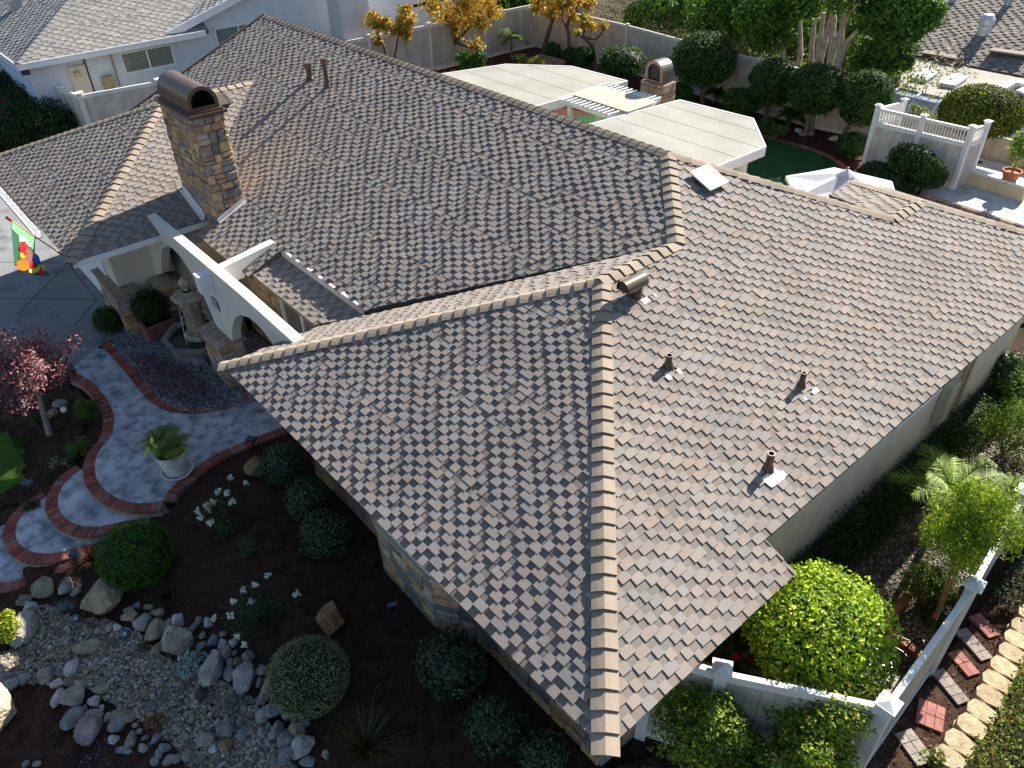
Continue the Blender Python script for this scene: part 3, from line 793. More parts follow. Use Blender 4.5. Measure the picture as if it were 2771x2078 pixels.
for i in range(2): MB().box((-7.0, -.05 + i * .27, 1.02), (-6.45, .21 + i * .27, 1.08), (.34 * rnd.uniform(.85, 1.1), .25, .18)).build('cap_stone', M_STONE, gw)
# ================================================================ paving, brick edgings
CC = (.42, .445, .48)
def densify(P, step=.09, closed=False):
    """smooth the outline, then resample at even steps"""
    P = [np.array(p[:2], float) for p in P]
    for _ in range(2):
        Q = [P[0]]
        for a, b in zip(P[:-1], P[1:]): Q += [a * .75 + b * .25, a * .25 + b * .75]
        P = Q + [P[-1]]
    L = [0.0]
    for a, b in zip(P[:-1], P[1:]): L.append(L[-1] + np.linalg.norm(b - a))
    n = max(2, int(round(L[-1] / step)) + 1); out = []
    for t in np.linspace(0, L[-1], n):
        i = min(max(np.searchsorted(L, t) - 1, 0), len(P) - 2)
        f = (t - L[i]) / max(L[i + 1] - L[i], 1e-9); out.append(P[i] + (P[i + 1] - P[i]) * f)
    return out
BRC = [(.26, .075, .05), (.30, .085, .055), (.22, .065, .05), (.27, .095, .07), (.24, .06, .045)]
NBR = [0]
def brickband(parent, inner, z, side, w=.205, pitch=.093, h=.065, riser=0.0, mort=(.30, .27, .23)):
    """soldier bricks laid outward from the inner edge line; side=+1 left of travel"""
    D = densify(inner, pitch)
    N_ = []
    for i in range(len(D)):
        t = D[min(i + 1, len(D) - 1)] - D[max(i - 1, 0)]; t /= np.linalg.norm(t) + 1e-9
        N_.append(np.array([-t[1], t[0]]) * side)
    O = [d + n * w for d, n in zip(D, N_)]
    mm = MB()
    V = [(*p, z + .004 - .012) for p in D] + [(*p, z + .004 - .012) for p in O]; n = len(D)
    mm.add(V, [[i, i + 1, n + i + 1, n + i] for i in range(n - 1)], mort)
    if riser: mm.add([(*p, z - .008) for p in O] + [(*p, z - riser) for p in O], [[i, i + 1, n + i + 1, n + i] for i in range(n - 1)], mort)
    mm.build('mortar_bed', M_MORT, parent)
    for i in range(len(D) - 1):
        g_ = .07
        a0 = D[i] * (1 - g_) + D[i + 1] * g_; a1 = D[i] * g_ + D[i + 1] * (1 - g_); b0 = O[i] * (1 - g_) + O[i + 1] * g_; b1 = O[i] * g_ + O[i + 1] * (1 - g_)
        a0 = a0 + N_[i] * .006; a1 = a1 + N_[i + 1] * .006
        zt = z + .004 + rnd.uniform(-.002, .003); zb = z - h
        c_ = np.array(BRC[rnd.randrange(5)]) * rnd.uniform(.75, 1.2)
        if rnd.random() < .12: c_ = c_ * .6 + np.array((.2, .18, .17)) * .5
        ci = .006
        lo = [(*a0, zb), (*a1, zb), (*b1, zb), (*b0, zb)]
        mid = [(*a0, zt - ci), (*a1, zt - ci), (*(b1 + N_[i] * .004), zt - .012), (*(b0 + N_[i] * .004), zt - .012)]
        k_ = .06
        t_ = [(*(a0 * (1 - k_) + a1 * k_), zt), (*(a1 * (1 - k_) + a0 * k_), zt), (*(b1 * (1 - k_) + b0 * k_ - N_[i] * .008), zt), (*(b0 * (1 - k_) + b1 * k_ - N_[i] * .008), zt)]
        F = [[j, (j + 1) % 4, 4 + (j + 1) % 4, 4 + j] for j in range(4)] + [[4 + j, 4 + (j + 1) % 4, 8 + (j + 1) % 4, 8 + j] for j in range(4)] + [[8, 9, 10, 11]]
        MB().add(lo + mid + t_, F, c_).build('brick', M_BRICK, parent); NBR[0] += 1
    return O
def P_(pts, f, z): return [atz(f(*p), z)[:2] for p in pts]
L0_ = P_([(500, 1215), (560, 1240), (620, 1290), (670, 1350), (715, 1420), (735, 1490), (725, 1570), (700, 1640)], r4, 0) + P_([(640, 270), (612, 340), (606, 400), (618, 460), (655, 520), (715, 568), (790, 603), (870, 620), (960, 620), (1045, 607)], r5, 0)
R0_ = P_([(1045, 607), (1062, 560), (1100, 510), (1170, 465), (1225, 420), (1300, 355), (1400, 295), (1500, 250), (1640, 195), (1850, 115)], r5, 0)
U0_ = P_([(640, 1020), (720, 1110), (800, 1200), (870, 1290), (930, 1365), (990, 1415), (1060, 1452), (1200, 1475), (1350, 1465), (1480, 1430), (1660, 1360)], r4, 0)
drv = P_([(475, 1165)], r4, 0)
wk = drv + L0_ + R0_ + [(1.6, 2.2), (.6, 2.3)] + list(reversed(U0_))
walk = sheet('front_walk', densify(wk + [wk[0]], .12)[:-1], .0, CC, M_CONC, thick=.3)
ORG[walk.name] = (0, 0, 0)
brickband(walk, L0_, 0, -1, riser=.16); brickband(walk, R0_, 0, -1, riser=.12); brickband(walk, U0_, 0, 1)
def landing(name, inner, z, close, riser=.16):
    s_ = sheet(name, densify(inner, .1) + [np.array(q) for q in close], z, CC, M_CONC, thick=.3)
    ORG[s_.name] = (0, 0, z) if False else (0, 0, 0)
    brickband(s_, inner, z, -1, riser=riser)
I1 = P_([(525, 400), (450, 450), (385, 530), (364, 610), (385, 680), (440, 735), (520, 768), (620, 772), (720, 750), (850, 728), (960, 700)], r5, -.15)
landing('upper_step', I1, -.15, [(-.4, -1.3), (-2.0, -1.6)])
I2 = P_([(300, 580), (230, 620), (160, 670), (108, 745), (95, 820), (120, 880), (180, 925), (270, 945), (370, 937), (470, 910), (580, 880)], r5, -.30)
landing('middle_step', I2, -.30, [(-.6, -2.0), (-2.2, -2.1)])
I3 = P_([(10, 765), (-70, 830), (-110, 950), (-90, 1080), (0, 1135), (100, 1115), (210, 1080), (330, 1040), (480, 985)], r5, -.45)
landing('lower_step', I3, -.45, [(-1.0, -2.6), (-2.4, -2.6)])
I4 = P_([(-250, 1000), (-200, 1300), (0, 1262), (100, 1225), (190, 1190)], r5, -.60)
landing('bottom_step', I4, -.60, [(-1.0, -3.2), (-2.6, -3.0)])
# driveway with score lines cut into it
dz = P_([(640, 1010), (475, 1165), (500, 1215)], r4, 0)
dvp = [(-6.62, -.55), (-6.05, -1.32), (-6.6, -1.75), (-9.5, -3.2), (-16, -6), (-24, -6), (-24, -.5), (-12.1, .18), (-6.9, .18), (-6.6, .0)]
drw = sheet('driveway', dvp, -.004, (.22, .225, .235), M_DRIVE)
ORG[drw.name] = (0, 0, 0)
mb = MB()
for a, b in (((0, 495), (430, 497)), ((430, 497), (620, 740)), ((0, 728), (620, 735)), ((620, 738), (700, 700)), ((430, 505), (110, 835)), ((620, 740), (480, 900)), ((520, 480), (700, 700))):
    A = atz(r4(*a), -.002); B = atz(r4(*b), -.002); mb.bar(A, B, .022, .003, (.04, .042, .05))
mb.build('score_line', M_DRIVE, drw, kind='stuff')
# ================================================================ beds
def chips(name, poly, n, size, cols, z=.0, mat=M_MULCH, kind='stuff', lab=None, cat=None, flat=True, skip=()):
    xs = [p[0] for p in poly]; ys = [p[1] for p in poly]
    P = []
    while len(P) < n:
        x = nr.uniform(min(xs), max(xs), 4000); y = nr.uniform(min(ys), max(ys), 4000)
        for a, b in zip(x, y):
            if inside(a, b, poly) and not any(inside(a, b, s_) for s_ in skip): P.append((a, b, gz(a, b) + z))
            if len(P) >= n: break
    P = np.array(P[:n])
    mb = MB()
    if flat:
        Nn = np.tile([0, 0, 1.0], (n, 1)) + nr.normal(size=(n, 3)) * .25
        P[:, 2] += nr.uniform(.004, .022, n)
        leafquads(mb, P, Nn, size, colmix(n, cols, jit=.25), asp=.32)
    else:
        V, F = ICO[0]
        s_ = size * nr.uniform(.45, 1.3, (n, 1, 1)) * np.stack([nr.uniform(.7, 1.2, n), nr.uniform(.7, 1.2, n), nr.uniform(.4, .7, n)], 1)[:, None, :]
        a = nr.uniform(0, 6.28, n); cs, sn = np.cos(a), np.sin(a)
        Q = V[None] * s_
        X = Q[:, :, 0] * cs[:, None] - Q[:, :, 1] * sn[:, None]; Y = Q[:, :, 0] * sn[:, None] + Q[:, :, 1] * cs[:, None]
        Q = np.stack([X, Y, Q[:, :, 2]], 2) + P[:, None, :] + np.array([0, 0, 1]) * size * .25
        FF = (F[None] + (np.arange(n) * 12)[:, None, None]).reshape(-1, 3)
        mb.add(Q.reshape(-1, 3), FF, np.repeat(colmix(n, cols, jit=.18), 20, axis=0))
    ob = mb.build(name, mat, kind=kind)
    if lab: tag(ob, lab, cat)
    return ob
MCOL = [(.07, .035, .024), (.045, .025, .019), (.10, .05, .033), (.03, .018, .014), (.14, .085, .06)]
FB = [(-.2, .9), (8.8, .9), (9.3, -1.5), (8, -8), (-3, -8), (-1.1, -3.4), (-.6, -2.4), (-.2, -1.9), (.0, -1.5), (-.4, -.9), (-.9, .3)]
bed = sheet('mulch_bed', FB, .012, (.05, .028, .02), M_MULCH, terrain=True, step=.11)
creek = [gnd(r6(*q))[:2] for q in ((0, 640), (60, 640), (170, 560), (150, 400), (300, 330), (500, 420), (700, 430), (900, 520), (1040, 660), (1290, 760), (1500, 860), (1640, 940), (1760, 1130), (1880, 1340), (2000, 1500), (1300, 1500), (1180, 1290), (1020, 1150), (850, 1060), (600, 880), (430, 850), (0, 830))]
crk = sheet('gravel_bed', densify(creek + [creek[0]], .2)[:-1], .03, (.07, .06, .045), M_SOIL, terrain=True, step=.1)
chips('gravel_stones', creek, 9000, .027, [(.20, .16, .11), (.13, .115, .095), (.09, .085, .08), (.26, .22, .16), (.17, .12, .07), (.32, .30, .26)], .035, M_GRAV, lab='mixed tan and grey gravel filling the dry creek', cat='gravel', flat=False)
chips('mulch_chips', FB, 26000, .045, MCOL, .015, lab='dark brown wood chips over the front garden bed', cat='mulch', skip=(creek,))
LB = [(-6.3, -1.75), (-5.0, -1.55), (-4.2, -1.75), (-3.3, -2.2), (-2.5, -2.55), (-2.7, -3.2), (-3.3, -4.0), (-4.5, -5), (-7, -4.2), (-7.5, -2.6)]
sheet('left_bed', LB, -.0, (.05, .03, .022), M_MULCH, terrain=True, step=.11)
chips('bark_chips', LB, 7000, .045, MCOL + [(.2, .1, .06)], .005, lab='wood chips and fallen leaves left of the walk', cat='mulch')
lw = [(-3.4, -3.2), (-4.4, -2.95), (-6, -3.3), (-8.5, -4), (-9, -7), (-3.5, -6.5)]
lwn = sheet('front_lawn', lw, .03, (.06, .13, .018), M_LAWN, terrain=True, step=.11)
def grass(name, poly, n, L, cols, lab, z=0.0):
    xs = [p[0] for p in poly]; ys = [p[1] for p in poly]; P = []
    while len(P) < n:
        x = nr.uniform(min(xs), max(xs)); y = nr.uniform(min(ys), max(ys))
        if inside(x, y, poly): P.append((x, y, gz(x, y) + z))
    P = np.array(P); n = len(P)
    a = nr.uniform(0, 6.28, n); l = nr.normal(size=(n, 2)) * L * .4
    w = np.stack([np.cos(a), np.sin(a), 0 * a], 1) * .004
    tip = P + np.stack([l[:, 0], l[:, 1], np.full(n, L)], 1)
    mb = MB().add(np.stack([P - w, P + w, tip], 1).reshape(-1, 3), np.arange(3 * n).reshape(n, 3), colmix(n, cols))
    ob = mb.build(name, M_LEAF, kind='stuff'); tag(ob, lab, 'grass')
grass('grass', lw, 14000, .05, [(.10, .22, .02), (.07, .17, .02)], 'mown green grass at the left edge', .03)
# pebble court between walk and house
PC = [np.array(q) for q in ((-6.45, -.45), (-5.4, -.4), (-4.3, -.75), (-3.2, -.55), (-2.6, -.2), (-1.9, .35), (-1.2, 1.1), (-.3, 2.2), (-6.0, 2.2), (-6.1, .9), (-6.15, .2))]
pcp = [p + np.array([.12, .2]) for p in U0_] + [(1.0, 2.2), (-6.8, 2.25), (-6.8, .3), (-6.75, -.2)]
pcs = sheet('pebble_court', pcp, -.012, (.10, .11, .125), M_SOIL)
chips('pebbles', pcp, 11000, .026, [(.20, .22, .25), (.13, .15, .18), (.28, .29, .30), (.10, .11, .14), (.24, .22, .20)], -.01, M_GRAV, lab='small blue grey pebbles around the fountain', cat='pebbles', flat=False)
# ================================================================ fountain, planter, furniture by the entry
FX, FY = -4.84, 1.08
ft = thing('fountain', 'octagonal stone fountain with a ball-topped column and water basin', 'fountain', (FX, FY, 0))
FC = (.23, .22, .20); a8 = math.pi / 8
b_ = MB().lathe(FX, FY, [(.70, -.05), (.72, .08), (.64, .16), (.66, .30), (.80, .36), (.82, .42), (.71, .42), (.67, .34)], FC, 8, a8)
b_.build('basin', M_ROCK, ft)
MB().lathe(FX, FY, [(0, .35), (.69, .35)], (.012, .014, .015), 8, a8).build('water', M_WATER, ft)
MB().lathe(FX, FY, [(.0, .36), (.34, .36), (.34, .43), (.27, .46), (.25, .46)], (.34, .32, .25), 8, a8).build('plinth', M_STONE, ft)
MB().lathe(FX, FY, [(.23, .46), (.20, .8), (.235, 1.25), (.235, 1.32)], (.27, .24, .17), 8, a8).build('column', M_ROCK, ft)
MB().lathe(FX, FY, [(.24, 1.31), (.36, 1.34), (.37, 1.38), (.33, 1.42), (.14, 1.46), (.10, 1.48)], (.33, .30, .22), 8, a8).build('column_cap', M_STONE, ft)
pf = [(.06, 1.51), (.05, 1.57)] + [(.115 * math.cos(t), 1.68 + .115 * math.sin(t)) for t in np.linspace(-1.1, 1.2, 9)] + [(.03, 1.80), (.02, 1.83), (0, 1.84)]
MB().lathe(FX, FY, pf, (.36, .34, .27), 16).build('ball_finial', M_STONE, ft, smooth=True)
for k_ in range(4):
    a = k_ * math.pi / 2 + .5
    dx, dy = math.cos(a), math.sin(a)
    MB().tube([(FX + dx * .2, FY + dy * .2, 1.0), (FX + dx * .34, FY + dy * .34, 1.02)], .012, (.5, .55, .5), 6).build('spout', M_IRON, ft)
    MB().tube([(FX + dx * (.34 + .1 * t), FY + dy * (.34 + .1 * t), 1.02 - .66 * t * t) for t in np.linspace(0, 1, 7)], .006, (.7, .75, .8), 5).build('water_jet', M_WATER, ft)
pb = atz(r4(960, 880), .2)
pl_ = thing('planter_box', 'faded red wooden planter box beside the fountain', 'planter', (-6.2, .6, 0))
def planter(pts, h, c, parent):
    n = len(pts)
    for i in range(n):
        a = np.array([*pts[i], h / 2]); b = np.array([*pts[(i + 1) % n], h / 2])
        MB().bar(a, b, .035, h, c).build('side_panel', M_WOOD, parent)
        MB().bar(a + (0, 0, h / 2), b + (0, 0, h / 2), .075, .03, np.array(c) * 1.2).build('rim_board', M_WOOD, parent)
    MB().poly([(x, y, h * .8) for x, y in pts], (.03, .02, .015)).build('potting_soil', M_SOIL, parent)
q4 = [atz(r4(*p), .36)[:2] for p in ((885, 870), (940, 930), (1130, 850), (1060, 795))]
planter(q4, .36, (.20, .085, .07), pl_)
def shrub(name, label, cat, c, rad, n, size, cols, core=True, group=None, mat=M_LEAF, low=-.7, **kw):
    mb = MB()
    base = (c[0], c[1], gz(c[0], c[1]))
    topiary(mb, c, rad, n, size, cols, low=low, **kw)
    t_ = thing(name, label, cat, base, group)
    mb.build('foliage', mat, t_)
    MB().tube([base, (c[0], c[1], c[2])], [.035, .02], (.10, .07, .05), 6).build('stem', M_BARK, t_)
    return t_
DG = [(.035, .075, .018), (.05, .10, .022), (.025, .055, .016), (.07, .12, .03)]
MG = [(.06, .14, .02), (.09, .18, .025), (.04, .09, .018), (.13, .22, .03)]
YG = [(.22, .30, .02), (.30, .36, .025), (.14, .22, .02), (.38, .40, .03)]
def px(p, z): return atz(p, z)
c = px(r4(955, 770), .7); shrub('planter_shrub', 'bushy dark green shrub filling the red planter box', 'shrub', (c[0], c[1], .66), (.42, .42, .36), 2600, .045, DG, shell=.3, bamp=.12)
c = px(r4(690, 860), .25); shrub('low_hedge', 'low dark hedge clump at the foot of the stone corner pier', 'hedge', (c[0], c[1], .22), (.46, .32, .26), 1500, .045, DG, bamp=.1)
# dark metal armchair under the porch
cb = px(r4(900, 690), .45)
chr_ = thing('porch_chair', 'black metal chair against the porch wall behind the planter', 'chair', (cb[0], cb[1], 0))
X_, Y_ = cb[0], cb[1]
BK = (.02, .02, .024)
MB().box((X_ - .25, Y_ - .25, .42), (X_ + .25, Y_ + .25, .45), BK).build('seat', M_IRON, chr_)
bk = MB().bar((X_ - .25, Y_ + .25, .9), (X_ + .25, Y_ + .25, .9), .03, .04, BK).bar((X_ - .25, Y_ + .25, .45), (X_ - .25, Y_ + .25, .9), .03, .03, BK, up=(0, 1, 0)).bar((X_ + .25, Y_ + .25, .45), (X_ + .25, Y_ + .25, .9), .03, .03, BK, up=(0, 1, 0))
for i in range(5): bk.bar((X_ - .18 + i * .09, Y_ + .25, .45), (X_ - .18 + i * .09, Y_ + .25, .9), .012, .012, BK, up=(0, 1, 0))
bk.build('backrest', M_IRON, chr_)
for a, b in ((-1, -1), (1, -1), (1, 1), (-1, 1)): MB().tube([(X_ + a * .23, Y_ + b * .23, 0), (X_ + a * .23, Y_ + b * .23, .43)], .014, BK, 6).build('leg', M_IRON, chr_)
for s_ in (-1, 1): MB().tube([(X_ + s_ * .25, Y_ - .22, .43), (X_ + s_ * .25, Y_ - .22, .66), (X_ + s_ * .25, Y_ + .25, .68)], .014, BK, 6).build('armrest', M_IRON, chr_)
# boulder with a notch and the small stone in it
def rock(p, w, h, c, label, name='rock', group=None, cat='rock', hz=.55, sub=2, rot=None, seed=None, sink=.3):
    g0 = gnd(p); m = mpp(g0)
    rx = w * m * .5; ry = h * m * .5 * 1.15
    r_ = rot if rot is not None else rnd.uniform(0, 3.1)
    # picture-plane width runs along the camera's right vector on the ground
    yaw = math.atan2(R[0][1], R[0][0])
    rz = min(rx, ry) * hz * 1.3
    z = gz(g0[0], g0[1])
    mb = MB(); rockmesh(mb, (g0[0], g0[1], z + rz * (1 - sink)), (rx * 1.06, ry * 1.12, rz), c, seed or rnd.randrange(9999), sub, rot=yaw)
    ob = mb.build(name, M_ROCK, org=(g0[0], g0[1], z)); tag(ob, label, cat, group); return ob
GR = (.25, .24, .21); BRN = (.25, .165, .09); TAN = (.29, .235, .16); BLU = (.21, .22, .225); PNK = (.29, .22, .22); WHT = (.40, .39, .37); DRK = (.12, .12, .13)
q = .42196
rock(r4(1290, 1155), 150 * q, 90 * q, (.25, .25, .24), 'grey notched boulder beside the fountain basin', 'boulder', cat='boulder', hz=.7)
rock(r4(1265, 1195), 55 * q, 36 * q, TAN, 'small tan stone tucked under the notched grey boulder')
rock(r5(1648, 415), 150 * q, 150 * q, BRN, 'brown boulder beside the dark shrubs nearest the walk', 'boulder', cat='boulder', hz=.75)
s7 = .46904
rock(r7(430, 845), 190 * s7, 185 * s7, (.27, .16, .09), 'rusty brown boulder alone in the mulch below the stone bay', 'boulder', cat='boulder', hz=.8, sub=3)
# ---- the rock-lined gravel bed
s6 = .42043
BIG = [(690, 315, 270, 215, TAN, 'largest tan boulder at the head of the gravel bed', 'boulder'),
       (295, 235, 200, 120, (.26, .23, .17), 'wide brown grey boulder just below the brick steps', 'boulder'),
       (430, 225, 95, 110, GR, 'grey boulder wedged between two larger ones by the steps', 'boulder'),
       (150, 520, 190, 230, (.27, .26, .23), 'long pale slab boulder lying at the left side of the gravel', 'boulder'),
       (1140, 600, 220, 190, (.31, .27, .24), 'large rounded boulder with rust stains beside the silvery plant', 'boulder'),
       (1380, 745, 150, 220, (.30, .29, .26), 'tall pointed grey boulder right of the silvery plant', 'boulder'),
       (1575, 820, 140, 175, (.33, .29, .28), 'pale boulder streaked with red below the rock heap', 'boulder'),
       (565, 620, 200, 100, TAN, 'elongated tan stone lying alone across the gravel', 'rock'),
       (480, 945, 160, 150, (.30, .29, .25), 'broad grey boulder on the lower left rim of the gravel', 'boulder'),
       (480, 1090, 130, 140, BLU, 'blue grey boulder under the broad one on the lower rim', 'boulder'),
       (600, 1150, 170, 165, PNK, 'flat pinkish slab pointing down out of the gravel bed', 'boulder'),
       (75, 855, 140, 90, BLU, 'bluish boulder at the far left edge of the frame', 'boulder'),
       (1455, 1150, 125, 110, (.19, .18, .18), 'dark slab at the lower end of the gravel bed', 'boulder'),
       (1700, 1040, 95, 135, GR, 'upright grey boulder below the olive ball shrub', 'boulder'),
       (800, 1060, 180, 85, (.22, .19, .13), 'mossy brown flat boulder on the bottom rim', 'boulder'),
       (1960, 1265, 150, 150, (.33, .32, .29), 'jagged light grey boulder at the lower right end of the rim', 'boulder'),
       (1455, 1235, 90, 80, BRN, 'brown stone beside the dark slab', 'rock'),
       (1380, 1265, 60, 60, WHT, 'whitish orange stone touching the brown one', 'rock'),
       (1345, 455, 72, 75, WHT, 'near white rock under the lower rose bush', 'rock'),
       (945, 905, 60, 60, BRN, 'brown pebble-sized rock alone mid gravel', 'rock'),
       (980, 985, 85, 60, DRK, 'dark stone in the gravel beside the rusty tuft', 'rock'),
       (1310, 920, 90, 80, (.05, .05, .055), 'black stone in the middle right of the gravel', 'rock')]
for x, y, w, h, c_, l, nm in BIG: rock(r6(x, y), w * s6, h * s6, c_, l, nm, cat=nm, hz=.7, sub=3 if w > 130 else 2)
SM = '170,310,140,70;215,355,110,80;500,250,60,80;840,370,80,50;845,420,110,80;925,450,100,120;1015,390,90,60;1005,510,110,130;1085,470,60,90;1160,445,90,90;1280,440,50,70;1245,485,50,70;1195,495,40,30;1020,625,70,90;1305,535,60,45;1370,575,70,75;1300,600,60,60;1435,595,70,90;1440,525,50,40;1505,580,60,50;1455,650,80,90;1515,640,30,40;1480,710,50,50;1535,705,60,50;1605,680,80,80;1485,780,70,100;1690,760,70,70;1630,790,40,110;1670,835,40,60;1715,890,70,150;1680,950,50,80;1770,1020,100,100;1865,1050,90,60;1910,1085,60,60;1790,1150,100,120;1700,1160,70,70;1840,1205,120,100;1920,1150,110,110;1850,1310,110,120;1980,1345,160,60;2100,1300,60,50;1770,1320,60,60;1575,1000,70,50;1550,1085,60,70;1560,1180,80,90;1620,1150,60,60;1605,1215,50,50;1640,1100,30,30;1330,1220,120,90;1305,1195,70,60;380,930,70,110;620,970,90,70;550,1005,60,50;655,885,130,60;610,1050,130,70;700,1060,50,60;770,1120,110,100;850,1210,90,110;740,1210,80,60;810,1270,110,50;905,1150,50,40;930,1260,70,60;1010,1190,60,70;970,1225,30,30;1035,1290,60,70;1075,1255,90,60;1100,1340,90,60;1000,1340,60,50;1200,1310,80,60;1150,1320,60,60;1270,1335,70,40;165,1355,50,40;240,1355,60,40;310,800,100,110;245,800,50,50;170,815,80,70;60,800,110,60;30,740,80,80;385,780,60,40;380,840,100,60;480,750,90,120;650,510,60,60;715,480,50,70;765,480,60,45;672,485,30,25;890,340,50,40;960,350,60,40;1230,560,40,40;1560,960,50,40;1880,1000,50,40;1960,1100,70,60;700,930,40,40;660,1000,40,40;880,1110,50,40;940,1190,50,40;1740,1230,60,50;1650,1260,40,40;1700,1300,50,50'
NEAR = {(690, 315): 'the largest tan boulder', (295, 235): 'the wide boulder by the steps', (150, 520): 'the long pale slab', (1140, 600): 'the rust-stained boulder', (1380, 745): 'the tall pointed boulder', (1575, 820): 'the red-streaked boulder', (480, 945): 'the broad lower-left boulder', (600, 1150): 'the flat pinkish slab', (800, 1060): 'the mossy flat boulder', (1455, 1150): 'the dark slab', (1700, 1040): 'the upright grey boulder', (1960, 1265): 'the jagged grey boulder', (75, 855): 'the bluish left-edge boulder', (1345, 455): 'the near white rock'}
ROCKC = [(GR, 'grey'), (BLU, 'blue grey'), (TAN, 'tan'), (GR, 'grey'), ((.21, .19, .165), 'brownish grey'), (BLU, 'blue grey'), (WHT, 'pale')]
for s_ in SM.split(';'):
    x, y, w, h = map(float, s_.split(','))
    c_, cn = ROCKC[rnd.randrange(7)]
    nb_ = min(NEAR, key=lambda k_: (k_[0] - x) ** 2 + (k_[1] - y) ** 2)
    sd2 = ('above' if y < nb_[1] - abs(x - nb_[0]) else 'below' if y > nb_[1] + abs(x - nb_[0]) else 'left of' if x < nb_[0] else 'right of')
    szn = 'small' if max(w, h) < 66 else 'medium' if max(w, h) < 105 else 'large'
    sh_ = 'upright' if h > w * 1.25 else 'flat' if w > h * 1.35 else 'rounded'
    rock(r6(x, y), w * s6 * 1.05, h * s6 * 1.05, c_, szn + ' ' + sh_ + ' ' + cn + ' stone ' + sd2 + ' ' + NEAR[nb_], group='stones heaped around the gravel bed', hz=.75)
rock((17, 1955), 105, 120, (.42, .36, .27), 'tall sunlit tan boulder cut by the left edge of the frame', 'boulder', cat='boulder', hz=1.2, sub=3)
# ---- low plants and shrubs of the front bed
def at_h(p, z):
    q_ = atz(p, z)
    for _ in range(4): q_ = atz(p, gz(q_[0], q_[1]) + z)
    return q_
CAM_C = [(.03, .07, .028), (.022, .05, .02), (.05, .10, .04), (.08, .13, .07)]
for i, (p, rp, lab) in enumerate(((r5(1820, 375), 58, 'dark glossy shrub beside the brown boulder, nearest the walk'), (r5(1975, 590), 58, 'dark glossy shrub in the middle of the row under the eave'), (r5(2085, 815), 64, 'dark glossy shrub at the row end before the stone bay'), (r7(1115, 1050), 92, 'large dark shrub against the right side of the stone bay'), (r7(1370, 1410), 78, 'dark shrub below the eave near the frame bottom'), (r7(1640, 1590), 62, 'dark shrub cut by the bottom edge near the house corner'))):
    c = at_h(p, .42); r_ = rp * mpp(c)
    shrub('camellia_shrub', lab, 'shrub', tuple(c), (r_ * 1.02, r_ * 1.02, r_ * .95), 2300, .055, CAM_C, mat=M_GLOSSLEAF, shell=.34, bamp=.16)
c = at_h(r5(868, 945), .36); r_ = 100 * mpp(c)
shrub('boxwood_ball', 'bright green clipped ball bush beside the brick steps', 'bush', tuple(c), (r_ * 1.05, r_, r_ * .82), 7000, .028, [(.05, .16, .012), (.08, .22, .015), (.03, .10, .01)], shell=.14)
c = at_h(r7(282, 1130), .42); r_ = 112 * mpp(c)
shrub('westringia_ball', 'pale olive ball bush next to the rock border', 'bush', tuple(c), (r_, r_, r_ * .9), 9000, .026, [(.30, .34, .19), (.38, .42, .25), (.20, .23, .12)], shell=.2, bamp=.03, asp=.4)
def rose(p, rp, lab, flw):
    c = at_h(p, .3); r_ = rp * mpp(c); t_ = thing('rose_bush', lab, 'rose bush', (c[0], c[1], gz(c[0], c[1])))
    mb = MB(); loose(mb, c, (r_, r_, r_ * .7), 1500, .042, [(.045, .085, .03), (.03, .06, .022), (.08, .13, .04)], k=11, cl=.36); mb.build('foliage', M_LEAF, t_)
    st = MB()
    for i in range(9):
        a = rnd.uniform(0, 6.28); st.tube([(c[0], c[1], gz(c[0], c[1])), (c[0] + math.cos(a) * r_ * .5, c[1] + math.sin(a) * r_ * .5, c[2]), (c[0] + math.cos(a) * r_ * .9, c[1] + math.sin(a) * r_ * .9, c[2] + .15 * rnd.random())], [.008, .005, .003], (.06, .08, .03), 4)
    st.build('stems', M_BARK, t_, kind='stuff')
    for f in flw:
        q_ = at_h(r5(*f), .5 + .1 * rnd.random()); fb = MB(); P, d = crownpts(q_, (.035, .035, .025), 22, .5, -.4); leafquads(fb, P, d, .05, colmix(len(P), [(.8, .78, .70), (.7, .68, .55)], jit=.05), .8); fb.build('flower', M_WHITE, t_)
rose(r5(1400, 660), 85, 'upper rose bush with cream flowers in the dark mulch', ((1395, 545), (1455, 555), (1365, 610), (1325, 635), (1270, 675), (1290, 715), (1340, 745), (1490, 610), (1475, 460), (1580, 490), (1340, 665), (1355, 745)))
rose(r5(1610, 1300), 95, 'lower rose bush with white flowers above the rock border', ((1715, 1085), (1560, 1180), (1635, 1145), (1495, 1245), (1370, 1360), (1480, 1335), (1610, 1250), (1570, 1530), (1520, 1475), (1900, 1205)))
c = at_h(r5(1580, 905), .2); mb = MB()
for _ in range(46):
    a = rnd.uniform(0, 6.28); s_ = rnd.random() ** .6; e = np.array([c[0] + math.cos(a) * .26 * s_, c[1] + math.sin(a) * .26 * s_, gz(c[0], c[1]) + .42 - .22 * s_]); b0 = np.array([c[0], c[1], gz(c[0], c[1])])
    P = np.array([b0 + (e - b0) * t for t in np.linspace(.3, 1, 26)]); leafquads(mb, P, nr.normal(size=P.shape), .03, colmix(len(P), [(.06, .12, .05), (.09, .16, .08)]), .22)
t_ = mb.build('rosemary', M_LEAF, org=(c[0], c[1], gz(c[0], c[1]))); tag(t_, 'small feathery green shrub between the two rose bushes', 'shrub')
def tuft(name, lab, cat, p, n, L, w, cols, z=0, **kw):
    c = gnd(p); mb = MB(); blades(mb, (c[0], c[1], c[2] + z), n, L, w, cols, **kw)
    ob = mb.build(name, M_LEAF, org=tuple(c)); tag(ob, lab, cat); return ob
tuft('fountain_grass', 'brown red fountain grass leaning over the brick steps', 'ornamental grass', r5(590, 990), 190, .5, .008, [(.14, .06, .03), (.20, .10, .04), (.07, .035, .02)], spread=.9, curve=.7)
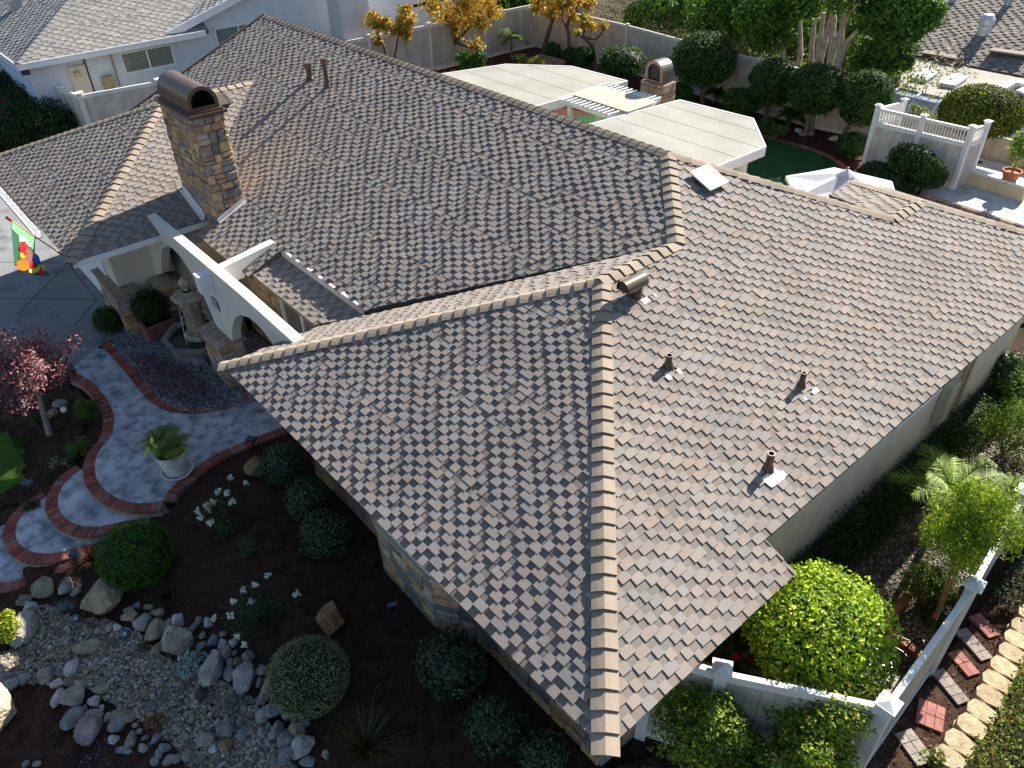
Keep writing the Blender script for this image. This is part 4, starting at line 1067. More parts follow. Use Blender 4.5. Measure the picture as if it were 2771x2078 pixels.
tuft('dark_grass', 'dim bronze grass tuft below the clipped green ball', 'ornamental grass', r5(1070, 1230), 170, .48, .008, [(.07, .045, .03), (.10, .07, .04), (.05, .04, .02)], spread=1.0, curve=.8)
tuft('flax_plant', 'dark strap-leaved plant at the bottom edge', 'plant', r7(620, 1560), 90, .75, .028, [(.05, .07, .02), (.09, .10, .03), (.06, .04, .02)], spread=.95, curve=.6)
tuft('blue_fescue', 'silvery blue grass tuft by the boulders', 'ornamental grass', r6(430, 375), 420, .26, .005, [(.20, .27, .27), (.27, .34, .34), (.14, .19, .19)], spread=1.1, curve=.3)
def rosette(lab, p, rp, cols, name='silver_plant', size=.07):
    c = at_h(p, .08); r_ = rp * mpp(c); mb = MB(); P, d = crownpts(c, (r_, r_, r_ * .7), 260, .6, -.2); leafquads(mb, P, d * .5 + (0, 0, .6), size, colmix(len(P), cols, jit=.12), .55)
    ob = mb.build(name, M_LEAF, org=(c[0], c[1], gz(c[0], c[1])), kind='stuff' if 'lilac' in name else None); tag(ob, lab, 'plant')
rosette('silvery leaved plant between the two large boulders', r6(1232, 705), 40, [(.30, .38, .36), (.22, .29, .27)])
rosette('smaller silvery plant near the rock rim', r6(1512, 962), 32, [(.20, .28, .24), (.14, .20, .17)], size=.05)
rosette('rusty brown succulent tuft low in the gravel', r6(1000, 1095), 32, [(.20, .09, .03), (.12, .06, .025)], 'succulent', .035)
rosette('reddish creeping succulent beside the largest boulder', r6(590, 400), 38, [(.14, .06, .03), (.09, .05, .03)], 'succulent', .03)
rosette('small brown succulent beside the rust-stained boulder', r6(925, 600), 20, [(.10, .06, .03), (.07, .05, .03)], 'succulent', .025)
rosette('lilac flowers at the bottom edge beneath the pink slab', r6(660, 1350), 75, [(.30, .22, .5), (.12, .08, .22), (.03, .06, .02), (.03, .06, .02)], 'lilac_flowers', .03)
# globe lamps, spot lamps
def globelamp(p, lab):
    c = gnd(p, .07); t_ = thing('garden_light', lab, 'garden light', (c[0], c[1], c[2]))
    V, F = ICO[2]; MB().add(V * .075 + (c[0], c[1], c[2] + .075), F, (.05, .09, .16)).build('globe', M_PLAST, t_, smooth=True)
    d = (CAM - c); d /= np.linalg.norm(d); ct = np.array([c[0], c[1], c[2] + .08]) + np.array([.045, .0, .052]) * 1.02
    MB().add(V * .022 + ct, F, (.6, .62, .62)).build('lens', M_PLAST, t_, smooth=True)
    MB().tube([(c[0], c[1], c[2] - .03), (c[0], c[1], c[2] + .02)], .03, (.03, .03, .04), 8).build('stake', M_PLAST, t_)
globelamp(r6(493, 415), 'round blue garden lamp beside the silvery grass'); globelamp(r6(806, 515), 'round blue garden lamp among small brown stones')
def spot(p, lab, sz=.09, tilt=.25):
    c = gnd(p, .18); t_ = thing('path_light', lab, 'path light', (c[0], c[1], c[2]))
    MB().tube([(c[0], c[1], c[2]), (c[0], c[1], c[2] + .18)], .012, (.02, .02, .025), 6).build('stake', M_IRON, t_)
    MB().box((c[0] - sz, c[1] - sz * .7, c[2] + .18), (c[0] + sz, c[1] + sz * .7, c[2] + .24), (.03, .045, .06), rot=.6).build('lamp_head', M_PLAST, t_)
spot(r5(1615, 215), 'dark square path light at the walk edge near the eave'); spot(r5(180, 500), 'dark blue path light in the bed left of the steps', .1); spot(r5(485, 955), 'dark path light under the fountain grass on the lowest bricks')
c = gnd(r7(770, 715), .15); t_ = thing('spot_light', 'slim bullet spotlight aimed at the stone bay', 'garden light', (c[0], c[1], c[2]))
MB().tube([(c[0] - .05, c[1] - .04, c[2] + .1), (c[0] + .07, c[1] + .06, c[2] + .2)], .035, (.06, .10, .14), 10).build('lamp_head', M_METAL, t_)
MB().tube([(c[0], c[1], c[2]), (c[0], c[1], c[2] + .14)], .01, BK, 6).build('stake', M_IRON, t_)
# heather between walk and pebbles: one drift of dark stems dotted with pink
hp = [atz(r4(*p), 0)[:2] for p in ((850, 1140), (950, 1110), (1150, 1190), (1330, 1300), (1420, 1390), (1330, 1435), (1150, 1425), (990, 1340), (890, 1240))]
mb = MB(); P = []
xs = [p[0] for p in hp]; ys = [p[1] for p in hp]
while len(P) < 9000:
    x = nr.uniform(min(xs), max(xs)); y = nr.uniform(min(ys), max(ys))
    if inside(x, y, hp): P.append((x, y, .02 + .30 * nr.random() ** .7 * (1 + .3 * math.sin(9 * x) * math.cos(8 * y))))
P = np.array(P); leafquads(mb, P, nr.normal(size=P.shape) + (0, 0, .6), .028, colmix(len(P), [(.06, .035, .035), (.04, .055, .025), (.45, .18, .33), (.09, .05, .05)], [.36, .2, .2, .24]), .4)
ob = mb.build('heather', M_LEAF, kind='stuff'); tag(ob, 'low dark heather dotted with pink flowers inside the brick curve', 'heather')
# palm in a white pot on the walk
pc = gnd(r5(1143, 425)); PX, PY = pc[0], pc[1]
pot = thing('flower_pot', 'large whitewashed pot on the walk edge', 'pot', (PX, PY, 0))
PW = (.62, .60, .56)
MB().lathe(PX, PY, [(.0, .02), (.27, .02), (.29, .05), (.30, .075), (.26, .075), (.25, .05)], PW, 28).build('saucer', M_CLAY, pot, smooth=False)
MB().lathe(PX, PY, [(.20, .05), (.22, .2), (.255, .38), (.265, .385), (.265, .41), (.26, .42), (.275, .5), (.29, .505), (.29, .54), (.262, .54), (.255, .48)], PW, 32).build('pot_body', M_CLAY, pot)
MB().lathe(PX, PY, [(0, .47), (.257, .48)], (.05, .03, .02), 16).build('potting_soil', M_SOIL, pot)
pm = thing('pygmy_palm', 'small feathery palm leaning out of the white pot', 'palm', (PX, PY, .48))
mb = MB().tube([(PX + .02, PY, .46), (PX - .04, PY - .02, .62), (PX - .10, PY - .05, .74)], [.045, .035, .03], (.14, .09, .05), 8); mb.build('trunk', M_BARK, pm)
for i in range(17):
    fm = MB(); a = i * 2.4; frond(fm, (PX - .10, PY - .05, .74), a, rnd.uniform(.1, 1.0), rnd.uniform(.38, .55), [(.10, .17, .04), (.16, .22, .05), (.22, .26, .06)], nl=24, ll=.17, lw=.014, sag=.45); fm.build('frond', M_LEAF, pm)
mb = MB().tube([(PX + .1, PY + .08, .46), (PX + .13, PY + .12, .66)], .03, (.14, .09, .05), 8)
mb.build('trunk', M_BARK, pm)
for i in range(10):
    fm = MB(); frond(fm, (PX + .13, PY + .12, .68), i * 2.4 + 1, rnd.uniform(.2, 1.1), rnd.uniform(.28, .4), [(.20, .26, .05), (.26, .30, .07)], nl=20, ll=.14, lw=.013, sag=.4); fm.build('frond', M_LEAF, pm)
# ---- left bed: red-leaved tree, shrubs, globe
tb = gnd(r5(320, 180)); tr_ = thing('plum_tree', 'small tree with dark red leaves beside the walk', 'tree', tuple(tb))
cc = at_h(r4(245, 1230), 1.35)
trk = MB().tube([tuple(tb), (tb[0] * .75 + cc[0] * .25, tb[1] * .75 + cc[1] * .25, tb[2] + .55), (tb[0] * .4 + cc[0] * .6, tb[1] * .4 + cc[1] * .6, tb[2] + 1.1)], [.065, .05, .045], (.24, .22, .20), 9)
top_ = np.array([tb[0] * .4 + cc[0] * .6, tb[1] * .4 + cc[1] * .6, tb[2] + 1.1])
twp = []
for i in range(56):
    d = nr.normal(size=3); d[2] = abs(d[2]) + .25; d /= np.linalg.norm(d); l = rnd.uniform(.5, 1.25)
    e = top_ + d * np.array([.95, .95, 1.15]) * l; m_ = top_ + (e - top_) * .5 + (0, 0, .08)
    trk.tube([top_, m_, e], [.02, .01, .004], (.22, .17, .14), 5); twp += [top_ + (m_ - top_) * t for t in (.6, .8)] + [m_ + (e - m_) * t for t in np.linspace(0, 1.03, 7)]
trk.build('trunk', M_BARK, tr_)
twp = np.array(twp); P = np.repeat(twp, 22, axis=0) + nr.normal(size=(len(twp) * 22, 3)) * .085
mb = MB(); leafquads(mb, P, nr.normal(size=P.shape) + (0, 0, .6), .062, colmix(len(P), [(.20, .07, .085), (.26, .11, .12), (.14, .06, .08), (.42, .28, .26), (.38, .04, .05)], [.27, .28, .13, .26, .06]), .6)
mb.build('crown', M_GLOSSLEAF, tr_)
def lshrub(lab, p, z, rp, cols, n=1400, size=.05, name='shrub', squash=.8, sh=.4, cl=.4, k=10):
    c = at_h(p, z); r_ = rp * mpp(c); mb = MB(); loose(mb, c, (r_, r_, r_ * squash), n, size, cols, k=k, cl=cl)
    b0 = (c[0], c[1], gz(c[0], c[1])); t_ = thing(name, lab, 'shrub', b0)
    mb.build('foliage', M_LEAF, t_)
    sm = MB()
    for i in range(6):
        a = i * 1.05; sm.tube([b0, (c[0] + math.cos(a) * r_ * .55, c[1] + math.sin(a) * r_ * .55, c[2])], [.014, .006], (.09, .06, .04), 5)
    sm.build('stems', M_BARK, t_, kind='stuff'); return t_
lshrub('round green shrub with yellow sunlit top inside the brick curve', r4(545, 1445), .3, 42, MG, 2200, .04)
lshrub('small light green shrub against the brick edge', r5(505, 255), .15, 36, [(.07, .14, .02), (.10, .18, .03)], 900, .04)
lshrub('yellow green shrub cut by the left edge above the gravel bed', (5, 1700), .35, 52, YG, 2600, .045)
for i, (x, y, l) in enumerate(((250, 60, 'low leafy plant under the red-leaved tree, nearest its trunk'), (110, 230, 'low leafy clump between lawn and left bed'), (390, 350, 'low dark plant with tiny pale flowers by the upper step'), (200, 640, 'dark ground plant left of the middle step'))):
    lshrub(l, r5(x, y), .12, 34, [(.05, .10, .02), (.10, .13, .03), (.05, .05, .02)] + ([(.5, .45, .5)] if i == 2 else []), 700, .035, 'low_plant', .4)
c = gnd(r4(412, 1450), .25); gl = thing('globe_light', 'small white globe light on a stake by the red-leaved tree', 'garden light', tuple(c))
V, F = ICO[2]; MB().add(V * .065 + (c[0], c[1], c[2] + .28), F, (.75, .72, .65)).build('globe', M_PLAST, gl, smooth=True); MB().tube([tuple(c), (c[0], c[1], c[2] + .24)], .01, BK, 5).build('stake', M_IRON, gl)
rock(r4(345, 1480), 40, 34, TAN, 'tan stone under the red-leaved tree'); rock(r4(390, 1415), 40, 30, GR, 'grey stone behind the small globe light')
# dark hedge beyond the left wing's garage
# ---- harvest flag hanging from a pole bracket at the garage corner
fl_ = thing('garden_flag', 'green harvest flag with a turkey, pumpkin and sunflower on a tilted pole', 'flag', (-7.2, -.8, 2.4))
A_ = np.array([-6.35, -.70, 2.40])
fz = lambda a, b: (a * .18913, 580 + b * .18907)
pt_ = aty(fz(95, 45), -1.55)
B_ = np.array(pt_)
MB().tube([A_, B_], .014, (.75, .45, .12), 8).build('pole', M_PLAST, fl_)
MB().tube([B_ + (A_ - B_) * .0, B_ + (A_ - B_) * .06], .026, (.5, .02, .05), 8).build('pole_tip', M_PLAST, fl_)
MB().tube([A_ - (B_ - A_) * .03, A_ + (B_ - A_) * .12], .024, (.5, .52, .55), 8).build('bracket', M_IRON, fl_)
# cloth hangs from the pole; its plane contains the pole and the vertical (slightly blown)
tA = A_ + (B_ - A_) * .38; tB = A_ + (B_ - A_) * .92
ez = (tB - tA); Lw = np.linalg.norm(ez); ez /= Lw
nf = np.cross(ez, (0, 0, 1)); nf /= np.linalg.norm(nf)
dn = np.array([.10, -.02, -1.0]); dn /= np.linalg.norm(dn)
nf = np.cross(ez, dn); nf /= np.linalg.norm(nf)
if np.dot(nf, CAM - tA) < 0: nf = -nf
def fpix(a, b, lift=0.0):
    q_ = hit(fz(a, b), nf, float(np.dot(nf, tA)) + lift); return q_
def fshape(pts, c, lift, name):
    P = [fpix(a, b, lift) for a, b in pts]; n = len(P); tr = tessellate_polygon([[Vector(p) for p in P]])
    mb = MB().add(P, [list(t) for t in tr], c); P2 = [p - nf * .003 for p in P]
    mb.add(P + P2, [[i, (i + 1) % n, n + (i + 1) % n, n + i] for i in range(n)], c)
    return mb.build(name, M_CLOTH, fl_)
fshape([(165, 100), (505, 330), (495, 545), (720, 885), (500, 870), (210, 730), (190, 480), (165, 220)], (.03, .13, .07), 0, 'banner')
fshape([(175, 105), (505, 335), (490, 535), (360, 340), (270, 305), (170, 210)], (.20, .42, .24), .006, 'banner_top')
fshape([(270, 300), (340, 310), (360, 345), (430, 440), (440, 470), (380, 420), (310, 380), (285, 400)], (.75, .75, .75), .010, 'collar_motif')
def oval(cx_, cy_, rx, ry, rot=0, n=14): return [(cx_ + rx * math.cos(t) * math.cos(rot) - ry * math.sin(t) * math.sin(rot), cy_ + rx * math.cos(t) * math.sin(rot) + ry * math.sin(t) * math.cos(rot)) for t in np.linspace(0, 2 * math.pi, n, endpoint=False)]
fshape([(380, 470), (490, 560), (450, 680), (420, 700), (340, 660), (280, 650), (280, 560), (300, 520)], (.26, .10, .07), .014, 'turkey_body')
fshape(oval(330, 470, 58, 62), (.6, .01, .02), .020, 'turkey_head'); fshape([(340, 380), (375, 390), (390, 470), (350, 470)], (.7, .04, .01), .024, 'turkey_comb')
fshape([(340, 520), (390, 565), (350, 585), (320, 550)], (.6, .01, .02), .024, 'wattle'); fshape([(295, 555), (325, 550), (365, 605), (335, 640), (290, 610)], (.75, .42, .02), .026, 'beak_motif')
fshape(oval(520, 640, 48, 85, -.4), (.02, .12, .40), .020, 'blue_feather')
fshape(oval(330, 730, 95, 75, .3), (.85, .16, .01), .028, 'pumpkin_motif')
fshape([(440, 700), (470, 665), (490, 700), (515, 730), (490, 770), (450, 765), (425, 730)], (.65, .01, .04), .030, 'red_leaf')
fshape([(410, 800), (470, 770), (560, 770), (540, 830), (470, 845), (420, 830)], (.65, .6, .08), .032, 'squash_motif')
for i in range(9):
    a = i * .7; fshape([(590 + 15 * math.cos(a), 770 + 12 * math.sin(a)), (590 + 45 * math.cos(a - .25), 770 + 38 * math.sin(a - .25)), (590 + 75 * math.cos(a), 770 + 62 * math.sin(a)), (590 + 45 * math.cos(a + .25), 770 + 38 * math.sin(a + .25))], (.8, .72, .12), .036, 'petal')
fshape(oval(590, 780, 24, 20), (.25, .10, .05), .040, 'sunflower_centre')
fshape([(530, 830), (590, 785), (625, 815), (665, 845), (560, 855)], (.65, .01, .03), .044, 'red_leaf')
fshape([(390, 775), (440, 755), (440, 775), (410, 795)], (.08, .22, .12), .038, 'pumpkin_stalk')
# ================================================================ right side yard
RY = [(7.6, -.5), (9.25, -.2), (9.95, 2.9), (9.62, 7.4), (9.2, 16), (7.6, 16)]
sheet('side_yard', [(7.6, 3.4), (9.72, 3.2), (9.72, 5.2), (9.55, 8), (9.3, 18), (7.6, 18)], .006, (.10, .085, .065), M_SOIL)
syp = [(8.15, 3.4), (9.7, 3.4), (9.5, 8), (9.25, 16), (8.1, 16)]
chips('gravel', syp, 16000, .027, [(.15, .12, .085), (.10, .085, .07), (.21, .17, .13), (.07, .065, .06), (.30, .27, .22)], .008, M_GRAV, lab='river gravel along the right wall of the house', cat='gravel', flat=False)
OP = [(9.3, -1), (12.5, -1), (14, 14), (9.7, 14), (9.95, 2.9), (8.3, 1.9), (7.7, .7)]
sheet('outer_bed', OP, .004, (.055, .032, .022), M_MULCH)
chips('wood_chips', OP, 15000, .05, [(.13, .06, .045), (.08, .04, .03), (.22, .13, .09), (.05, .03, .022), (.32, .22, .15)], .004, lab='reddish brown bark chips outside the white fence', cat='mulch')
# ivy hedge against the right wall
mb = MB(); n = 15000
y = nr.uniform(3.35, 15.5, n); x = 7.66 + .62 * nr.random(n) ** .8; z = .02 + (.75 + .12 * np.sin(y * 2.1) + .1 * np.sin(y * 5.3)) * nr.random(n) ** .6 * (1 - .55 * ((x - 7.66) / .62) ** 2)
P = np.stack([x, y, z], 1); leafquads(mb, P, nr.normal(size=P.shape) * .7 + (0.5, 0, .6), .055, colmix(n, [(.035, .075, .018), (.055, .10, .02), (.025, .05, .015), (.08, .13, .03)]), .6)
h_ = thing('ivy_hedge', 'long low dark hedge along the foot of the right house wall', 'hedge', (7.9, 9, 0))
mb.build('foliage', M_LEAF, h_)
MB().box((7.7, 3.5, 0), (7.95, 15.4, .5), (.02, .022, .012)).build('woody_core', M_BARK, h_)
# ---- fences
VT = (.46, .41, .34); VW = (.70, .69, .66)
def fence(name, label, pts, h, c=VT, cw=VW, board=.16, post=.13, cap=True, rail=.13, posts=None, z=0.0, lattice=False, railw=.07, capw=.075, mat=M_WOOD, every=None, lastpost=True):
    pts = [np.array([*p, z], float) for p in pts]
    t_ = thing(name, label, 'fence', tuple(pts[0]))
    for i, (a, b) in enumerate(zip(pts[:-1], pts[1:])):
        d = b - a; L = np.linalg.norm(d); u = d / L; n = max(1, int(round(L / board)))
        top_ = h - (.42 if lattice else 0)
        for k_ in range(n):
            p = a + u * (k_ + .5) * L / n
            g_ = rnd.uniform(.88, 1.1)
            MB().bar(p + (0, 0, .08), p + (0, 0, top_ - rail * .5), .035 + .006 * (k_ % 2), L / n - .006, np.array(c) * g_, up=u).build('board', mat, t_)
        MB().bar(a + (0, 0, top_ - rail / 2), b + (0, 0, top_ - rail / 2), railw, rail, cw).build('rail', M_VINYL, t_)
        MB().bar(a + (0, 0, .07), b + (0, 0, .07), railw, .12, cw).build('rail', M_VINYL, t_)
        if lattice:
            MB().bar(a + (0, 0, h - .05), b + (0, 0, h - .05), railw, .09, cw).build('rail', M_VINYL, t_)
            m_ = max(2, int(L / .085))
            for k_ in range(1, m_): p = a + u * k_ * L / m_; MB().bar(p + (0, 0, top_), p + (0, 0, h - .09), .03, .03, cw, up=u).build('baluster', M_VINYL, t_)
        np_ = 1 if not every else max(1, int(round(L / every)))
        for k_ in range(np_ + (1 if i == len(pts) - 2 and lastpost else 0)):
            p = a + u * k_ * L / np_; rot = math.atan2(u[1], u[0])
            s_ = post / 2
            pm_ = MB().box((p[0] - s_, p[1] - s_, z - .1), (p[0] + s_, p[1] + s_, z + h + .06), cw, rot=rot).build('post', M_VINYL, t_); ORG[pm_.name] = tuple(pts[0])
            if cap:
                e = capw * 1.15; cm = MB().box((p[0] - e, p[1] - e, z + h + .06), (p[0] + e, p[1] + e, z + h + .085), cw, rot=rot)
                cs, sn = math.cos(rot), math.sin(rot)
                q_ = [(p[0] + (i_ * cs - j_ * sn) * e * .92, p[1] + (i_ * sn + j_ * cs) * e * .92, z + h + .085) for i_, j_ in ((-1, -1), (1, -1), (1, 1), (-1, 1))]
                cm.add(q_ + [(p[0], p[1], z + h + .13)], [[0, 1, 4], [1, 2, 4], [2, 3, 4], [3, 0, 4]], cw); cm.build('post_cap', M_VINYL, pm_)
    return t_
c1 = atz(r8(1465, 1230), 1.93); c2 = atz(r8(1945, 560), 1.93); c0 = atz(r8(530, 1035), 1.93); c3 = atz(r8(2230, 40), 1.93)
fence('vinyl_fence', 'white and taupe fence enclosing the side yard below the roof corner', [(7.78, 1.62), c0[:2], c1[:2]], 1.8, lastpost=False, post=.14, capw=.1)
fence('vinyl_fence', 'long white-topped fence running away past the staked tree on the right', [c1[:2], c2[:2], (c3[0], c3[1]), (c3[0] * 2 - c2[0] + .1, c3[1] * 2 - c2[1] + 5)], 1.8, post=.14, capw=.1)
# ---- brick planter wall (two courses, each brick)
bp = [atz(r8(1565, 640), .2)[:2], atz(r8(1425, 805), .2)[:2], atz(r8(1660, 1000), .2)[:2]]
bw = thing('brick_planter', 'low red brick planter edge under the staked tree', 'planter', (bp[1][0], bp[1][1], 0))
for a, b in zip(bp[:-1], bp[1:]):
    d = b - a; L = np.linalg.norm(d); u = d / L; n = int(L / .22)
    for cr in range(3):
        for k_ in range(n + (cr % 2)):
            p = a + u * min(max((k_ + .5 - .5 * (cr % 2)) * L / n, .05), L - .05)
            MB().bar((*(p - u * L / n * .47), .045 + .075 * cr), (*(p + u * L / n * .47), .045 + .075 * cr), .1 + .02 * rnd.random(), .066, np.array([(.36, .12, .06), (.30, .10, .05), (.40, .16, .09)][rnd.randrange(3)])).build('brick', M_BRICK, bw)
bp2 = [atz(r8(620, 930), .1)[:2], atz(r8(720, 1010), .1)[:2]]
b2 = thing('brick_edging', 'short row of red bricks under the eave behind the fence', 'edging', (*bp2[0], 0))
for k_ in range(3):
    p = bp2[0] + (bp2[1] - bp2[0]) * (k_ + .5) / 3; d = (bp2[1] - bp2[0]) / 6 * .94
    MB().bar((*(p - d), .04), (*(p + d), .04), .1, .07, (.34, .11, .07)).build('brick', M_BRICK, b2)
# ---- stepping pads outside the fence
def pad(cx_, cy_, nx, ny, bw_, bl, rot, c, label):
    t_ = thing('stepping_pad', label, 'stepping stone', (cx_, cy_, 0), 'stepping pads in the bark')
    cs, sn = math.cos(rot), math.sin(rot)
    for i in range(nx):
        for j in range(ny):
            x = (i - (nx - 1) / 2) * bw_; y = (j - (ny - 1) / 2) * bl
            X = cx_ + x * cs - y * sn; Y = cy_ + x * sn + y * cs
            MB().box((X - bw_ * .47, Y - bl * .47, -.01), (X + bw_ * .47, Y + bl * .47, .035 + rnd.uniform(0, .006)), np.array(c) * rnd.uniform(.85, 1.15), rot=rot).build('paver', M_BRICK, t_)
RB = (.30, .13, .11); GB = (.26, .23, .20)
for p, a, lab in ((r8(1690, 1310), (3, 2, .11, .2, .35, RB), 'red six-brick pad nearest the fence corner'), (r8(1600, 1490), (2, 3, .13, .15, 1.15, GB), 'grey paver pad nearest the frame bottom'), (r8(1800, 1150), (2, 4, .1, .13, 1.15, GB), 'grey paver pad third from the bottom'), (r8(1875, 1020), (2, 2, .1, .2, 1.15, RB), 'small red pad fourth from the bottom'), (r8(1930, 915), (2, 4, .1, .13, 1.15, GB), 'grey paver pad beside the outer wall blocks in shade'), (r8(1990, 810), (2, 2, .1, .2, 1.15, RB), 'red pad farthest up the bark path')):
    q_ = atz(p, .03); pad(q_[0], q_[1], *a, lab)
# ---- retaining wall blocks
bl_ = [r8(1800, 1560), r8(1850, 1470), r8(1920, 1380), r8(1975, 1300), r8(2030, 1215), r8(2060, 1130), r8(2100, 1050), r8(2150, 975), r8(2180, 900), r8(2215, 830), r8(2260, 760)]
wb = thing('retaining_wall', 'curving row of tan split-face wall blocks at the right edge', 'wall', tuple(atz(bl_[0], .0)))
pp = [atz(p, .2)[:2] for p in bl_]
for i, p in enumerate(pp):
    t = pp[min(i + 1, len(pp) - 1)] - pp[max(i - 1, 0)]; t /= np.linalg.norm(t); o_ = np.array([-t[1], t[0]])
    if o_[0] > 0: o_ = -o_
    L = .40 if i < len(pp) - 1 else .4
    L = np.linalg.norm(pp[min(i + 1, len(pp) - 1)] - pp[max(i - 1, 0)]) / (2 if 0 < i < len(pp) - 1 else 1)
    w1, w2 = L * .49, L * .36
    for lv in (0, 1):
        z0 = -.02 + lv * .13; z1 = z0 + .125
        f = o_ * (.14 + .02 * rnd.random()); bk_ = -o_ * .16
        lo = [p + f - t * w1 * .8, p + f * 1.25, p + f + t * w1 * .8, p + f * .3 + t * w1, p + bk_ + t * w2, p + bk_ - t * w2, p + f * .3 - t * w1]
        MB().hexa([(*a, z0) for a in lo], [(*a, z1) for a in lo], np.array((.40, .31, .20)) * rnd.uniform(.85, 1.12)).build('block', M_STONE, wb)
sheet('upper_bed', [tuple(p) for p in pp] + [(13, 9), (13, 2)], .2, (.05, .045, .02), M_MULCH)
gcx = nr.uniform(10.5, 12.6, 20000); gcy = nr.uniform(2.5, 9.5, 20000)
poly_ = [tuple(p + np.array([.12, 0])) for p in pp] + [(13, 9), (13, 2)]
k2 = np.array([inside(a, b, poly_) for a, b in zip(gcx, gcy)])
P = np.stack([gcx[k2], gcy[k2], .2 + nr.random(k2.sum()) ** .7 * .3], 1)
mb = MB(); leafquads(mb, P, nr.normal(size=P.shape) * .6 + (0, 0, .7), .05, colmix(len(P), [(.10, .18, .02), (.18, .26, .03), (.30, .30, .04), (.06, .11, .02), (.38, .20, .04)], [.3, .3, .2, .15, .05]), .5)
ob = mb.build('ground_cover', M_LEAF, kind='stuff'); tag(ob, 'leafy green and yellow ground cover above the wall blocks', 'ground cover')
# darker ivy outside the long fence
P = np.stack([nr.uniform(9.85, 12.2, 9000), nr.uniform(7.0, 12.5, 9000), nr.random(9000) ** .8 * .35], 1)
mb = MB(); leafquads(mb, P, nr.normal(size=P.shape) * .6 + (0, 0, .7), .06, colmix(len(P), [(.035, .07, .03), (.06, .11, .04), (.025, .05, .02), (.20, .20, .04)], [.4, .3, .25, .05]), .6)
ob = mb.build('ivy_patch', M_LEAF, kind='stuff'); tag(ob, 'shaded ivy ground cover outside the long fence', 'ground cover')
# ---- plants of the side yard
def tree(name, lab, cat, base, cc, rad, n, size, cols, k=14, cl=.42, trunkc=(.16, .12, .09), tr=.04, w=None, mat=M_LEAF, top=False, asp=.5, limbs=7, spread=.75, droop=.2, multi=None):
    t_ = thing(name, lab, cat, tuple(base))
    tm = MB(); stems = multi or [np.array(base)]
    for b0 in stems:
        b0 = np.array(b0, float); hub = b0 * .35 + np.array(cc) * .65
        tm.tube([b0, b0 * .7 + hub * .3 + (.03, 0, .05), hub], [tr, tr * .85, tr * .6], trunkc, 9)
        for i in range(limbs):
            a = 6.28 * i / limbs + rnd.random(); e = np.array(cc) + np.array([math.cos(a) * rad[0] * .7, math.sin(a) * rad[1] * .7, rad[2] * rnd.uniform(-.3, .6)])
            m_ = hub * .5 + e * .5 + np.array([0, 0, .06]); tm.tube([hub, m_, e], [tr * .5, tr * .3, tr * .12], trunkc, 6)
    tm.build('trunk', M_BARK, t_)
    mb = MB(); loose(mb, cc, rad, n, size, cols, k=k, cl=cl, w=w, asp=asp, spread=spread, droop=droop); mb.build('crown', mat, t_)
    return t_
YL = [(.34, .48, .02), (.44, .54, .03), (.20, .36, .02), (.12, .22, .02), (.52, .56, .06)]
# ball tree: dense rounded head, bright on top
c = atz(r8(1070, 845), 1.55); cb_ = (c[0], c[1], 0)
t_ = thing('round_tree', 'round-headed yellow green tree under the roof corner by the garden table', 'tree', cb_)
mb = MB(); V, F = ICO[2]; R_ = .80
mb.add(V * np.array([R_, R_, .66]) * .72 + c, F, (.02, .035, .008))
P, d = crownpts(c, (R_, R_, .69), 11000, .42, -.85, 34, .26)
leafquads(mb, P, d * .5 + (0, 0, .35), .064, colmix(len(P), YL, [.26, .2, .25, .2, .09], jit=.25), .55, .6)
for _ in range(38):
    d = nr.normal(size=3); d[2] = d[2] * .6 - .1; d /= np.linalg.norm(d); s0 = c + d * np.array([R_, R_, .66]) * .9
    Q_ = np.array([s0 + (d * .22 + np.array([0, 0, -.12 * t])) * t for t in np.linspace(0, 1, 12)]); leafquads(mb, Q_ + nr.normal(size=Q_.shape) * .015, nr.normal(size=Q_.shape) + (0, 0, .8), .075, colmix(12, YL), .6)
mb.build('crown', M_LEAF, t_)
MB().tube([cb_, (c[0] + .02, c[1], .6), (c[0], c[1], 1.3)], [.05, .045, .04], (.20, .15, .11), 9).build('trunk', M_BARK, t_)
# staked tree
cb_ = atz(r8(1695, 785), .1); cc = atz(r8(1915, 225), 2.5)
tree('podocarpus_tree', 'staked young tree with fine bright yellow green foliage by the long fence', 'tree', (cb_[0], cb_[1], 0), tuple(cc), (.66, .72, .74), 12000, .07, [(.32, .42, .02), (.42, .50, .04), (.18, .28, .02), (.10, .18, .02)], k=26, cl=.34, asp=.22, tr=.03, trunkc=(.30, .19, .11))
st_ = thing('wooden_stake', 'slim wooden stake tied to the young tree', 'stake', (cb_[0] + .06, cb_[1], 0))
MB().tube([(cb_[0] + .06, cb_[1] - .03, 0), (cb_[0] * .4 + cc[0] * .6 + .05, cb_[1] * .4 + cc[1] * .6, 1.75)], .018, (.34, .22, .13), 7).build('stake_pole', M_WOOD, st_)
for t in (.3, .8):
    p = np.array([cb_[0] + .06, cb_[1] - .03, 0]) * (1 - t) + np.array([cb_[0] * .4 + cc[0] * .6 + .05, cb_[1] * .4 + cc[1] * .6, 1.75]) * t
    MB().lathe(p[0], p[1], [(.04, p[2] - .012), (.042, p[2]), (.04, p[2] + .012)], (.02, .35, .22), 10).build('tie', M_PLAST, st_)
